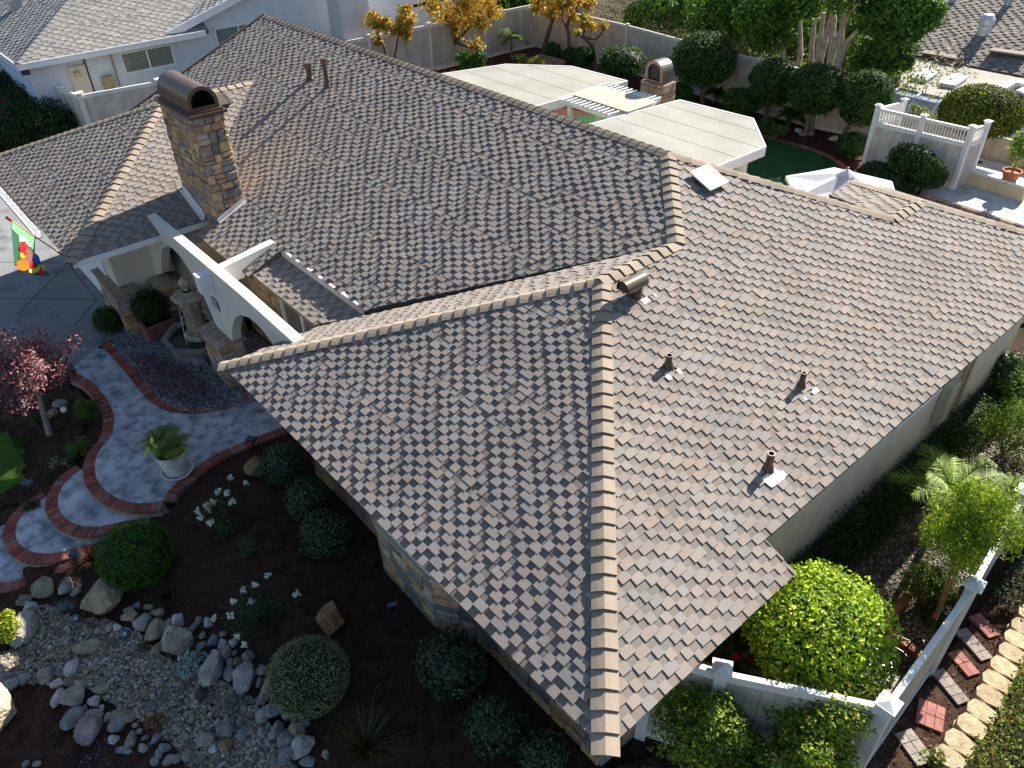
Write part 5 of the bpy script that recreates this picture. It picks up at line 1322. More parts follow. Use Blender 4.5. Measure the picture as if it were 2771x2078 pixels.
def bush(lab, p, z, rp, cols, n=2200, size=.055, squash=.9, k=12, cl=.42, name='shrub', asp=.5, mat=M_LEAF, group=None, w=None):
    c = atz(p, z); r_ = rp * mpp(c); t_ = thing(name, lab, 'shrub', (c[0], c[1], 0), group)
    mb = MB(); loose(mb, c, (r_, r_, r_ * squash), n, size, cols, k=k, cl=cl, asp=asp, w=w); mb.build('foliage', mat, t_)
    sm = MB()
    for i in range(7):
        a = i * .9; sm.tube([(c[0], c[1], 0), (c[0] + math.cos(a) * r_ * .3, c[1] + math.sin(a) * r_ * .3, c[2] * .6), (c[0] + math.cos(a) * r_ * .6, c[1] + math.sin(a) * r_ * .6, c[2])], [.018, .012, .006], (.13, .09, .06), 5)
    sm.build('stems', M_BARK, t_, kind='stuff'); return t_
bush('loose narrow-leaved shrub inside the brick planter', r8(1700, 560), .5, 85, [(.10, .17, .02), (.18, .24, .03), (.05, .10, .02)], 2600, .07, asp=.28)
bush('dark leafy plants low in the brick planter behind the fence rail', r8(1720, 760), .15, 62, [(.05, .10, .02), (.08, .14, .02)], 1500, .06, .5, asp=.3)
bush('yellow green shrub in the far side yard at the right edge', (2750, 1150), .7, 110, [(.14, .24, .02), (.08, .15, .02), (.22, .30, .03)], 5200, .06, 1.0, 18, .4, asp=.3)
bush('bright shrub at the right edge beside the long wall', (2740, 1050), .5, 60, [(.20, .30, .03), (.10, .18, .02)], 1500, .06)
bush('dark broad-leaved shrub at the far end of the side wall', (2720, 985), .8, 52, [(.03, .06, .02), (.06, .10, .03), (.12, .20, .05)], 1500, .08, mat=M_GLOSSLEAF)
bush('dark green bush under the eave beside the fence post', r8(540, 950), .5, 48, [(.05, .11, .02), (.03, .07, .02), (.09, .16, .03)], 1500, .05)
mb = MB(); q_ = atz(r8(597, 985), .6); P, d = crownpts(q_, (.06, .06, .05), 26, .6, -.8); leafquads(mb, P, d, .05, colmix(len(P), [(.8, .03, .01)]), .6); ob = mb.build('red_flower', M_WHITE, org=tuple(q_)); tag(ob, 'bright red bloom on the bush by the fence post', 'flower')
CRP = [(.07, .14, .02), (.13, .22, .025), (.24, .34, .03), (.42, .46, .05), (.5, .42, .06)]
bush('tall dark shrub with yellow tips, left of the pair outside the fence', r8(420, 1330), 1.2, 145, CRP, 7500, .055, 1.0, 26, .38, w=[.32, .28, .2, .14, .06])
bush('wide yellow green shrub outside the fence corner', r8(1060, 1430), 1.25, 180, CRP, 12000, .055, .85, 34, .33, w=[.2, .25, .25, .2, .1])
bush('dark shrub filling the gap between the two fence shrubs', r8(700, 1560), .8, 110, CRP, 5000, .055, .9, 18, .4, w=[.45, .3, .15, .07, .03])
bush('small leafy plant at the end of the wall blocks', r8(1720, 1560), .15, 40, [(.10, .18, .03), (.20, .26, .04)], 500, .05)
# palm in the side yard
def palm(lab, base, h, nf, L, cols, name='palm', tr=.06, **kw):
    t_ = thing(name, lab, 'palm', tuple(base))
    MB().tube([base, (base[0] + .03, base[1], base[2] + h * .5), (base[0] + .02, base[1] + .02, base[2] + h)], [tr, tr * .8, tr * .7], (.20, .15, .09), 9).build('trunk', M_BARK, t_)
    for i in range(nf):
        fm = MB(); frond(fm, (base[0] + .02, base[1] + .02, base[2] + h), i * 2.4 + rnd.random() * .4, rnd.uniform(.15, 1.15), L * rnd.uniform(.75, 1.1), cols, **kw); fm.build('frond', M_LEAF, t_)
    return t_
q_ = atz(r8(1800, 40), 1.2); palm('feather palm with long yellow green fronds behind the staked tree', (q_[0], q_[1], 0), 1.15, 17, .95, [(.22, .34, .04), (.34, .42, .06), (.10, .18, .03)], nl=26, ll=.34, lw=.02, sag=.35)
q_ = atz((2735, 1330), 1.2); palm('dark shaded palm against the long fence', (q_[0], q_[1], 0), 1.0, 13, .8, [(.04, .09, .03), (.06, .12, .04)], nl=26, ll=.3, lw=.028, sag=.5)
# ---- cast iron table and chairs
def ironchair(lab, x, y, rot):
    t_ = thing('garden_chair', lab, 'chair', (x, y, 0)); cs, sn = math.cos(rot), math.sin(rot)
    W2 = lambda a, b, z: (x + a * cs - b * sn, y + a * sn + b * cs, z)
    sm = MB()
    ring = [W2(.21 * math.cos(t), .21 * math.sin(t), .43) for t in np.linspace(0, 6.283, 17)]; sm.tube(ring, .013, BK, 6, False)
    for i in range(-3, 4):
        a = .052 * i; l = math.sqrt(max(.21 ** 2 - a * a, 0)); sm.tube([W2(a, -l, .43), W2(a, l, .43)], .008, BK, 4); sm.tube([W2(-l, a, .43), W2(l, a, .43)], .008, BK, 4)
    sm.build('seat', M_IRON, t_)
    bm = MB(); arc = [W2(.20 * math.cos(t), .20 + .06 * math.sin(t), .43 + .46 * math.sin(t)) for t in np.linspace(0, math.pi, 15)]; bm.tube(arc, .014, BK, 6, False)
    for i in range(-3, 4):
        a = .05 * i; hh = .46 * math.sqrt(1 - (a / .2) ** 2); bm.tube([W2(a * .7, .2, .43), W2(a, .2 + .06 * hh / .46, .43 + hh)], .007, BK, 4)
    for z_ in (.55, .68, .78): l = .19 * math.sqrt(max(1 - ((z_ - .43) / .46) ** 2, 0)); bm.tube([W2(-l, .22, z_), W2(0, .23, z_ + .03), W2(l, .22, z_)], .008, BK, 4)
    bm.build('backrest', M_IRON, t_)
    for a, b in ((-1, -1), (1, -1), (1, 1), (-1, 1)): MB().tube([W2(a * .15, b * .15, .43), W2(a * .19, b * .19, .2), W2(a * .22, b * .22, 0)], .013, BK, 6).build('leg', M_IRON, t_)
    for s_ in (-1, 1): MB().tube([W2(s_ * .2, .2, .62), W2(s_ * .25, 0, .64), W2(s_ * .2, -.12, .62), W2(s_ * .19, -.13, .43)], .012, BK, 6).build('armrest', M_IRON, t_)
q_ = atz(r8(1500, 960), .6); ironchair('black lattice-back iron chair right of the garden table', q_[0], q_[1], -.9)
q_ = atz(r8(1310, 1180), .5); ironchair('black iron chair just inside the fence', q_[0], q_[1], 2.6)
q_ = atz(r8(1330, 1040), .7); tb_ = thing('garden_table', 'round cast metal garden table catching the sun beside the round tree', 'table', (q_[0], q_[1], 0))
tm = MB(); TX, TY = q_[0], q_[1]; TW = (.35, .34, .36)
for r_ in (.34, .24, .13): tm.tube([(TX + r_ * math.cos(t), TY + r_ * math.sin(t), .70) for t in np.linspace(0, 6.283, 25)], .016 if r_ > .3 else .011, TW, 6, False)
for i in range(16): a = i * math.pi / 8; tm.tube([(TX + .05 * math.cos(a), TY + .05 * math.sin(a), .70), (TX + .19 * math.cos(a + .15), TY + .19 * math.sin(a + .15), .705), (TX + .34 * math.cos(a), TY + .34 * math.sin(a), .70)], .013, TW, 5)
tm.build('tabletop', M_IRON, tb_)
MB().tube([(TX, TY, .12), (TX, TY, .7)], .025, BK, 8).build('pedestal', M_IRON, tb_)
for i in range(3): a = i * 2.09; MB().tube([(TX, TY, .2), (TX + .15 * math.cos(a), TY + .15 * math.sin(a), .12), (TX + .26 * math.cos(a), TY + .26 * math.sin(a), 0)], .014, BK, 6).build('foot', M_IRON, tb_)
pq = [atz(r8(*p), .02)[:2] for p in ((1240, 1160), (1330, 1060), (1430, 1060), (1530, 1120), (1480, 1200), (1330, 1230))]
for i, s_ in enumerate((((1200, 1130), (1330, 1060), (1420, 1110), (1330, 1240), (1220, 1220)), ((1440, 1090), (1530, 1120), (1500, 1190), (1420, 1210)))):
    sheet('flagstone', [atz(r8(*p), .02)[:2] for p in s_], .03, (.33, .29, .22), M_STONE, thick=.05)
q_ = atz((2755, 860), .5)
# ================================================================ back yard
A_pts = [atz(r3(*p), 0)[:2] for p in ((545, 885), (700, 925), (850, 972), (950, 1015), (1010, 1055), (1040, 1090))]
sheet('back_bed', [(-19, 12), (-19, 24), (9, 24.6), (9, 17), (2, 11.5)], .003, (.075, .03, .022), M_MULCH)
lawnp = [(-11.5, 11.6), (-11.0, 16.5), (-9.4, 19.8), (-7, 20.9)] + [tuple(p) for p in A_pts] + [(1.2, 18.5), (1.2, 11.6)]
bl = sheet('back_lawn', lawnp, .012, (.022, .085, .028), M_LAWN)
grass('turf', lawnp, 16000, .035, [(.03, .12, .035), (.04, .15, .04)], 'deep green lawn curving behind the patio covers', .012)
be = thing('brick_edging', 'curved red brick edging between back lawn and planting bed', 'edging', (A_pts[0][0], A_pts[0][1], 0))
brickband(be, [(-9.4, 19.9), (-7, 21.0)] + A_pts, .03, 1, w=.2, pitch=.12)
chips('back_mulch', [(-19, 16), (-19, 24), (2, 24), (0, 20.5), (-7, 21), (-12, 18)], 6000, .07, [(.12, .05, .035), (.07, .03, .022), (.2, .1, .07)], .005, lab='red brown mulch along the back fence', cat='mulch')
def flatroof(name, lab, poly, z, posts, c=(.30, .295, .265)):
    t_ = thing(name, lab, 'patio cover', (poly[0][0], poly[0][1], 0)); n = len(poly)
    ins = [np.array(p) for p in poly]
    mb = MB(); P = [(p[0], p[1], z) for p in ins]; tr = tessellate_polygon([[Vector(p) for p in P]])
    mb.add(P, [list(t) for t in tr], c); mb.add([(a, b, z - .06) for a, b, _ in P], [list(t) for t in tr], (.6, .6, .58)); mb.build('roofing', M_ROLL, t_)
    for i in range(n):
        a = np.array([*poly[i], z - .115]); b = np.array([*poly[(i + 1) % n], z - .115])
        MB().bar(a, b, .05, .25, (.78, .79, .8)).build('fascia_board', M_PAINT, t_)
    # lap seams of the rolled roofing
    sm = MB(); xs = [p[0] for p in poly]; ys = [p[1] for p in poly]
    y = min(ys) + .5
    while y < max(ys):
        X = []
        for i in range(n):
            (x0, y0), (x1, y1) = poly[i], poly[(i + 1) % n]
            if (y0 > y) != (y1 > y): X.append(x0 + (x1 - x0) * (y - y0) / (y1 - y0))
        if len(X) == 2: sm.bar((min(X) + .05, y, z + .002), (max(X) - .05, y, z + .002), .014, .005, (.25, .245, .22))
        y += .95
    if sm.n: sm.build('lap_seams', M_ROLL, t_, kind='stuff')
    for x, y in posts: MB().box((x - .08, y - .08, 0), (x + .08, y + .08, z - .24), (.76, .76, .74)).build('post', M_PAINT, t_)
    return t_
ZP = 2.62
g1 = [tuple(atz(r2(*p), ZP)[:2]) for p in ((690, 465), (1040, 412), (1460, 425), (1820, 520), (1680, 560), (1390, 625), (1280, 670))]
flatroof('patio_cover', 'larger flat pale patio cover left of the pergola', [(g1[0][0] - .3, 11.7)] + g1[:4] + [(-5.98, 14.9), (-6.12, 11.7)], ZP, [(-10.2, 13), (-9.9, 14.4), (-6.6, 15.6), (-6.4, 12.3)])
g2 = [tuple(atz(p, ZP)[:2]) for p in (r3(10, 645), r3(465, 760), r3(545, 940), r3(260, 1050))]
flatroof('patio_cover', 'flat pale patio cover with a clipped corner, right of the pergola', [(-3.98, 11.8), (-3.55, g2[0][1])] + g2[:3] + [(g2[2][0] - .05, 11.8)], ZP, [(-3.3, 15.4), (-1.0, 15.5), (-.1, 12.7), (-.1, 14.2)])
cr_ = atz(r3(440, 1060), 1.9)
pg = thing('pergola', 'white pergola with a pale sun panel between the two patio covers', 'pergola', (-5.9, 13.2, 0))
WP = (.8, .8, .8)
for i in range(12):
    x = -6.12 + i * .185
    m_ = MB(); pr = [(13.25, 2.66), (13.3, 2.56), (13.5, 2.50), (15.25, 2.50), (15.45, 2.56), (15.5, 2.66)]
    m_.hexa([(x, a, b) for a, b in pr], [(x + .05, a, b) for a, b in pr], WP); m_.build('rafter', M_PAINT, pg)
for y in (13.7, 15.1): MB().bar((-6.1, y, 2.42), (-3.75, y, 2.42), .06, .15, WP).build('beam', M_PAINT, pg)
for i in range(4): MB().box((-6.02 + i * .565, 13.75, 2.665), (-6.02 + i * .565 + .555, 15.0, 2.685), (.62, .55, .44)).build('shade_panel', M_CLOTH, pg)
for x, y in ((-6.02, 13.7), (-3.85, 13.7), (-6.02, 15.1), (-3.85, 15.1)): MB().box((x - .06, y - .06, 0), (x + .06, y + .06, 2.35), WP).build('post', M_PAINT, pg)
# outdoor fireplace chimney
oa = aty(r2(1880, 600), 15.85); ob_ = aty(r2(2045, 600), 15.85); otz = aty(r2(1960, 525), 15.85)[2]
oc = thing('outdoor_fireplace', 'stone outdoor fireplace chimney with a small barrel hood by the pergola', 'fireplace', (oa[0], 15.85, 0))
w_ = ob_[0] - oa[0]; x0 = oa[0]
sb = MB().box((x0 + .15, 15.85, 0), (x0 + w_ - .02, 16.45, otz), (.25, .19, .14)).build('stack', M_MORT, oc); ORG[sb.name] = (oa[0], 15.85, 0)
stones(sb, (x0 + .15, 15.85, .9), (1, 0, 0), (0, 0, 1), w_ - .17, otz - .9, rh=(.17, .26), rw=(.2, .5), pr=.05, seed=91, cols=[(.42, .28, .18), (.36, .25, .17), (.48, .34, .22)]); stones(sb, (x0 + w_ - .02, 15.85, .9), (0, 1, 0), (0, 0, 1), .6, otz - .9, rh=(.17, .26), rw=(.2, .4), pr=.05, seed=92, cols=[(.42, .28, .18), (.36, .25, .17), (.48, .34, .22)])
MB().box((x0 + w_ + .0, 15.9, 0), (x0 + w_ + .4, 16.5, 2.0), (.3, .24, .17)).build('hearth_shoulder', M_STONE, oc)
hm = MB(); hx0 = x0 + .22; hw2 = (w_ - .32) / 2; hcx = hx0 + hw2
def ap(y, r, zb): return [(hcx - r, y, zb)] + [(hcx - r * math.cos(math.pi * i / 12), y, otz + .28 + r * math.sin(math.pi * i / 12)) for i in range(13)] + [(hcx + r, y, zb)]
a_, b_ = ap(15.9, hw2, otz), ap(16.4, hw2, otz)
hm.add(a_ + b_, [[i, i + 1, 16 + i, 15 + i] for i in range(14)], (.12, .12, .11)); o2 = ap(15.9, hw2 * .72, otz + .06)
hm.add(a_ + o2, [[i, i + 1, 16 + i, 15 + i] for i in range(14)] + [[0, 14, 29, 15]], (.30, .19, .14)); hm.build('hood', M_METAL, oc)
MB().poly(ap(15.97, hw2 * .75, otz + .02), (.03, .03, .03)).build('spark_screen', M_IRON, oc)
# umbrella
ua = atz(r3(1070, 1105), 2.72); um = thing('patio_umbrella', 'open white patio umbrella behind the roof hip', 'umbrella', (ua[0], ua[1], 0))
for i in range(6):
    a0 = i * math.pi / 3 + .15; a1 = a0 + math.pi / 3; rU = 1.42
    e0 = np.array([ua[0] + rU * math.cos(a0), ua[1] + rU * math.sin(a0), 2.28]); e1 = np.array([ua[0] + rU * math.cos(a1), ua[1] + rU * math.sin(a1), 2.28]); ap_ = np.array([ua[0], ua[1], 2.72])
    em = (e0 + e1) / 2; em = em + (ap_ - em) * .05 - (0, 0, .0)
    MB().add([ap_, e0, em, e1, e0 - (0, 0, .09), em - (0, 0, .07), e1 - (0, 0, .09), (ap_ + em) / 2 - (0, 0, .05)], [[0, 1, 7], [1, 2, 7], [2, 3, 7], [3, 0, 7], [1, 2, 5], [2, 3, 6], [1, 5, 4], [2, 6, 5]], (.78, .79, .82)).build('canopy_panel', M_CLOTH, um)
    MB().tube([ap_ - (0, 0, .03), e0 - (0, 0, .03)], .01, (.3, .3, .3), 5).build('rib', M_METAL, um)
MB().lathe(ua[0], ua[1], [(.22, 2.67), (.12, 2.74), (.03, 2.79), (0, 2.80)], (.78, .79, .82), 8).build('top_vent', M_CLOTH, um); MB().tube([(ua[0], ua[1], 0), (ua[0], ua[1], 2.84)], .022, (.2, .2, .2), 8).build('pole', M_METAL, um)
# ---- back fences
FCB = (.47, .44, .39); FCT = (.50, .44, .37)
fence('back_fence', 'long weathered board fence along the left side of the back yard', [(-19.5, 12.0), (-18.95, 24.0)], 1.9, c=(.50, .47, .42), cw=(.70, .68, .64), every=3.0, board=.18, lastpost=False)
fence('back_fence', 'pale board fence across the back behind the clipped trees', [(-18.95, 24.0), (-13.0, 23.95), (-7.8, 23.45), (-3.3, 23.4), (-1.2, 23.8)], 1.9, c=FCT, cw=(.62, .58, .52), board=.16, cap=False, rail=.1)
s0 = (-.18, 21.22); s1 = (2.6, 21.38); tp = atz(r3(1440, 640), 2.0)
fence('screen_fence', 'white privacy screen with a baluster top on the terrace corner', [(tp[0], tp[1]), s0, ((s0[0] + s1[0]) / 2, (s0[1] + s1[1]) / 2), s1, (2.72, 22.1)], 1.95, c=(.58, .53, .47), cw=(.80, .79, .76), lattice=True, post=.13, capw=.085, board=.16)
fence('neighbour_fence', 'tan board fence behind the dome hedge at the right', [(-1.0, 24.7), (9.5, 25.0)], .80, c=(.56, .48, .36), cw=(.5, .43, .33), cap=False, rail=.05, board=.15, every=2.4)
# ---- terrace
sheet('terrace', [(2.1, 20.5), (7.8, 20.2), (7.8, 24.6), (2.3, 24.4)], .14, (.55, .53, .50), M_DRIVE, thick=.18)
sheet('terrace_step', [(1.4, 19.9), (7.8, 19.2), (7.8, 20.18), (1.6, 20.5)], .05, (.42, .45, .48), M_DRIVE, thick=.06)
tw = thing('terrace_edge', 'low stone edging along the terrace step', 'wall', (2, 20.3, 0))
stones(tw, (2.1, 20.42, -.02), (1, -.053, 0), (0, 0, 1), 5.7, .17, rh=(.07, .09), rw=(.2, .45), pr=.05, seed=95)
pwa = atz(r3(1860, 1085), .55); pwb = atz(r3(2230, 1200), .55)
pw = thing('planter_wall', 'cream planter wall with white capping beside the terrace', 'wall', (pwa[0], pwa[1], 0))
pd = pwb - pwa; MB().bar((*pwa[:2], .3), (*pwb[:2], .3), .2, .44, (.62, .52, .34)).build('wall', M_STUC, pw); MB().bar((*pwa[:2], .56), (*pwb[:2], .56), .28, .06, (.78, .76, .72)).build('capping', M_PAINT, pw)
pp_ = atz(r3(2120, 1125), .7); PX, PY = pp_[0], pp_[1]
tpot = thing('terracotta_pot', 'terracotta pot on the cream planter wall', 'pot', (PX, PY, .45))
MB().lathe(PX, PY, [(0, .5), (.17, .5), (.24, .78), (.27, .79), (.27, .86), (.23, .86), (.22, .8), (0, .8)], (.42, .16, .08), 20).build('pot_body', M_CLAY, tpot)
def leafplant(lab, cat, c, rad, n, size, cols, name='plant', k=10, base=0.0, **kw):
    t_ = thing(name, lab, cat, (c[0], c[1], base)); mb = MB(); loose(mb, c, rad, n, size, cols, k=k, **kw); mb.build('foliage', M_LEAF, t_)
    MB().tube([(c[0], c[1], base), (c[0] + .02, c[1], c[2])], [.03, .015], (.16, .12, .08), 6).build('stem', M_BARK, t_); return t_
leafplant('leafy plant growing in the terracotta pot', 'plant', (PX, PY, 1.55), (.32, .32, .6), 420, .15, [(.10, .20, .03), (.18, .28, .04), (.35, .40, .10)], 'potted_plant', 8, .78, asp=.4)
# ---- clipped trees and shrubs at the back
TG = [(.035, .085, .018), (.05, .11, .022), (.025, .06, .016), (.08, .15, .03)]
def ball(lab, p, y, rx, ry, n, cols=TG, size=.1, name='topiary_tree', cat='tree', trunks=(), squash=1.0, low=-.95, bamp=.10):
    c = aty(p, y); m = mpp(c); rad = (rx * m, rx * m * .9, ry * m)
    base = (c[0], c[1], 0); t_ = thing(name, lab, cat, base)
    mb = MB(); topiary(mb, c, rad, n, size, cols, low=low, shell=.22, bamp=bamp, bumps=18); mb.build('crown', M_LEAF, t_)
    tm = MB()
    for b0 in (trunks or [base]): tm.tube([(b0[0], b0[1], 0), (b0[0] * .6 + c[0] * .4, b0[1] * .6 + c[1] * .4, c[2] * .5), (c[0], c[1], c[2] - rad[2] * .3)], [.10, .085, .06], (.17, .14, .12), 9)
    tm.build('trunk', M_BARK, t_); return t_
q = C_
ball('clipped round tree left of the group, behind the patio cover', r3(150, 385), 22.3, 205 * q, 165 * q, 6500, trunks=[tuple(atz(r3(140, 670), 0)[:2])])
ball('clipped round tree second from the left with a pale leaning trunk', r3(600, 530), 22.5, 158 * q, 138 * q, 5000, trunks=[tuple(atz(r3(540, 770), 0)[:2])])
ball('clipped round tree on a forked double trunk', r3(870, 570), 22.3, 178 * q, 150 * q, 6000, trunks=[tuple(atz(r3(800, 860), 0)[:2]), tuple(atz(r3(835, 860), 0)[:2])])
ball('clipped round tree at the right end against the screen', r3(1180, 630), 22.6, 172 * q, 165 * q, 6500, trunks=[tuple(atz(r3(1040, 890), 0)[:2])])
for p, y, rx, ry, lab in ((r3(395, 655), 22.2, 125, 85, 'wide dark shrub between the clipped trees'), (r2(1785, 400), 21.9, 160, 100, 'large dark rounded shrub behind the left patio cover'), (r2(1540, 365), 22.3, 75, 55, 'green rounded shrub under the gnarled autumn tree'), (r2(1450, 350), 23.0, 48, 45, 'small round green shrub beside the double autumn trunks'), (r2(1340, 330), 22.9, 54, 50, 'small clipped ball shrub between the autumn trunks'), (r2(2140, 600), 21.6, 95, 60, 'low dark shrub beside the outdoor fireplace'), (r3(0, 600), 22.6, 68, 42, 'dark shrub peeking over the right patio cover'), (r3(1110, 930), 21.8, 95, 70, 'loose brownish green shrub left of the white screen'), (r3(1490, 1030), 20.6, 150, 100, 'dark bonsai-like shrub in front of the white screen'), (r3(1600, 1110), 20.4, 105, 85, 'smaller dark cushion of the shrub by the screen'), (r3(1250, 1130), 20.2, 110, 80, 'grey green bushy shrub beside the umbrella'), (r3(1380, 1190), 20.0, 110, 65, 'low grey green shrub at the foot of the screen')):
    ball(lab, p, y, rx * q, ry * q, 2600, cols=[(.04, .08, .03), (.07, .11, .05), (.03, .05, .02)] if 'grey' in lab else TG, size=.085, name='shrub', cat='shrub', bamp=.2)
ball('big dome-shaped clipped hedge with a golden top', r3(1930, 725), 24.1, 255 * q, 165 * q, 15000, cols=[(.13, .17, .015), (.20, .22, .02), (.07, .10, .015), (.05, .08, .015)], size=.08, name='dome_hedge', cat='hedge', low=-.6, bamp=.03)
c = aty(r2(850, 385), 19.4); leafplant('bright green broad-leaved bush behind the ridge', 'shrub', tuple(c), (1.1, .8, .55), 2600, .12, [(.07, .17, .02), (.12, .24, .03), (.04, .10, .02)], 'shrub', 14, asp=.6)
for p, lab, y in ((r3(620, 835), 'low spreading dark plant by the lawn brick edge', 21.5), (r3(560, 800), 'dark low plant near the leaning pale trunk', 22.0), (r2(1240, 385), 'small pale green plant behind the left patio cover', 21.2), (r2(1140, 380), 'small flowering plant near the little palm', 21.4), (r3(1700, 760), 'pale green creeper on top of the neighbour fence', 24.9), (r3(1540, 705), 'yellow flowering creeper beside the greenhouse', 24.9)):
    c = aty(p, y); leafplant(lab, 'plant', tuple(c), (.6, .4, .3), 500, .09, [(.06, .12, .03), (.10, .18, .04)] if 'dark' in lab else [(.16, .22, .05), (.28, .30, .06)], 'low_plant', 8)
for p, lab, L in ((r2(1075, 370), 'small bright palm at the corner of the back fence', 1.0), (r3(930, 820), 'thin dark palm between the clipped trees', .8), (r3(690, 800), 'small feathery palm left of the forked trunk', .6), (r3(215, 660), 'tiny palm under the first clipped tree', .5), (r2(1230, 260), 'purple spiky cordyline against the fence', .8)):
    b0 = atz(p, 0)
    palm(lab, (b0[0], b0[1], 0), .9 if L > .7 else .4, 14, L, [(.14, .05, .04), (.08, .03, .03)] if 'purple' in lab else [(.10, .16, .05), (.20, .26, .06)] if 'bright' in lab else [(.05, .09, .03), (.08, .12, .03)], nl=16, ll=.34, lw=.05)
for p, w, c_, lab in ((r3(760, 850), 45, WHT, 'white stone at the foot of the forked trunk, left'), (r3(780, 872), 40, TAN, 'tan stone at the foot of the forked trunk'), (r3(840, 870), 40, TAN, 'small tan stone right of the forked trunk'), (r3(980, 900), 50, WHT, 'pale stone before the right-hand clipped tree'), (r3(1145, 1025), 50, (.4, .35, .25), 'tan stone beside the white screen post'), (r3(1495, 1225), 75, GR, 'grey boulder under the shrubs by the screen')): rock(p, w * q * 1.3, w * q, c_, lab)
rw_ = atz(r2(1240, 350), .3); tb = thing('block_edging', 'short red block edging at the autumn tree trunks', 'edging', (rw_[0], rw_[1], 0))
for i in range(4): MB().box((rw_[0] + i * .42, rw_[1], 0), (rw_[0] + i * .42 + .4, rw_[1] + .25, .3), (.30, .17, .14)).build('block', M_BRICK, tb)
# ---- autumn trees
AU = [(.58, .40, .04), (.52, .20, .03), (.34, .36, .05), (.66, .50, .10), (.42, .08, .02), (.22, .27, .04)]
def autumn(lab, paths, y, crowns, n, size=.13, tr=.13, w=(.3, .22, .2, .14, .06, .08)):
    P0 = aty(paths[0][0], y); z_off = 0
    base = np.array(P0); base[2] = 0
    t_ = thing('autumn_tree', lab, 'tree', tuple(base)); tm = MB()
    for j, pth in enumerate(paths):
        pts = [aty(p, y + (.15 * j if i_ else 0)) for i_, p in enumerate(pth)]
        if j == 0 or pth[0][1] > paths[0][0][1] - 30: pts[0] = np.array([pts[0][0], pts[0][1], min(pts[0][2], 0.0)])
        r0_ = tr if j == 0 else tr * .75
        tm.tube(pts, [r0_ * (1 - .7 * i_ / max(len(pts) - 1, 1)) for i_ in range(len(pts))], (.13, .09, .065), 8)
    mb = MB()
    for (p, rp) in crowns:
        c = aty(p, y + rnd.uniform(-.4, .4)); r_ = rp * 1.15 * q * mpp(c)
        for _ in range(5):
            d = nr.normal(size=3); d /= np.linalg.norm(d); e = c + d * r_ * .9; tm.tube([c - (0, 0, r_ * .6), c + d * r_ * .3, e], [.03, .018, .006], (.13, .09, .065), 5)
        m = int(1.25 * n * rp * rp / sum(k_[1] ** 2 for k_ in crowns)); loose(mb, c, (r_, r_ * .9, r_ * .85), max(m, 60), size, AU, k=14, cl=.42, w=w, asp=.7)
    tm.build('trunk', M_BARK, t_); mb.build('crown', M_LEAF, t_); return t_
autumn('leaning golden autumn tree in front of the long back fence', [[r2(672, 470), r2(665, 350), r2(715, 240), r2(735, 120)], [r2(700, 290), r2(790, 190), r2(880, 100)], [r2(720, 270), r2(820, 305), r2(850, 275)]], 19.3, [(r2(640, 70), 130), (r2(800, 60), 150), (r2(930, 40), 110), (r2(720, 160), 90), (r2(870, 140), 90), (r2(560, 20), 80), (r2(850, 290), 60), (r2(780, -60), 160)], 4200)
autumn('small golden tree just behind the ridge beside the white chimney', [[r2(285, 345), r2(260, 300), r2(215, 200), r2(205, 130)], [r2(275, 300), r2(350, 230), r2(380, 130)], [r2(265, 300), r2(200, 280)]], 15.5, [(r2(205, 130), 70), (r2(270, 160), 55), (r2(390, 120), 75), (r2(400, 210), 60), (r2(340, 180), 55), (r2(210, 250), 40), (r2(400, 60), 45)], 2200, tr=.08)
autumn('golden orange tree on two dark trunks in the back corner', [[r2(1275, 320), r2(1315, 200), r2(1350, 100), r2(1330, -20)], [r2(1458, 320), r2(1440, 200), r2(1400, 110), r2(1420, -30)], [r2(1350, 110), r2(1290, 90), r2(1230, 20)], [r2(1430, 170), r2(1480, 60), r2(1540, 20)]], 23.2, [(r2(1240, 40), 60), (r2(1330, 60), 70), (r2(1470, 90), 50), (r2(1560, 20), 60), (r2(1400, -20), 120), (r2(1250, -30), 80)], 2300, size=.14)
autumn('gnarled low autumn tree bending over the green shrubs', [[r2(1625, 360), r2(1590, 290), r2(1530, 235), r2(1560, 160)], [r2(1540, 240), r2(1620, 250), r2(1675, 190)], [r2(1540, 240), r2(1495, 215)]], 22.8, [(r2(1560, 130), 60), (r2(1600, 170), 35), (r2(1665, 170), 38), (r2(1500, 205), 26)], 800, size=.12, tr=.12)
autumn('rounded golden tree top showing over the far end of the ridge', [[r1(2000, 420), r1(2000, 250), r1(2000, 120)]], 15.0, [(r1(1930, 90), 70), (r1(2060, 90), 85), (r1(2000, 150), 90), (r1(2120, 170), 65)], 3400, size=.11, tr=.08, w=(.34, .14, .28, .12, .04, .08))
# ---- the big evergreen
ftc = aty(r3(930, 430), 26.2); fb_ = (ftc[0], 26.2, -.2)
fic = thing('large_evergreen', 'huge multi-trunked evergreen tree filling the top right', 'tree', fb_)
tm = MB()
for pts in (((880, 450), (930, 250), (980, 40)), ((940, 450), (1000, 260), (1085, 80), (1100, -60)), ((990, 440), (1060, 280), (1160, 170), (1240, 50)), ((760, 460), (770, 330), (765, 120), (745, -20)), ((900, 460), (890, 280), (920, 80)), ((700, 400), (660, 250), (640, 200)), ((1010, 200), (985, 120), (970, 40)), ((1060, 280), (1040, 150), (1060, 30)), ((880, 430), (840, 300), (860, 120))):
    P = [aty(r3(*p), 26.0 + .15 * rnd.random()) for p in pts]; P[0] = P[0] - (0, 0, 1.5)
    tm.tube(P, [.13, .11, .08, .05][:len(P)], (.40, .34, .27), 9)
tm.build('trunk', M_BARK, fic)
mb = MB()
FG = [(.08, .18, .025), (.13, .26, .03), (.05, .12, .02), (.22, .36, .04), (.04, .08, .02)]
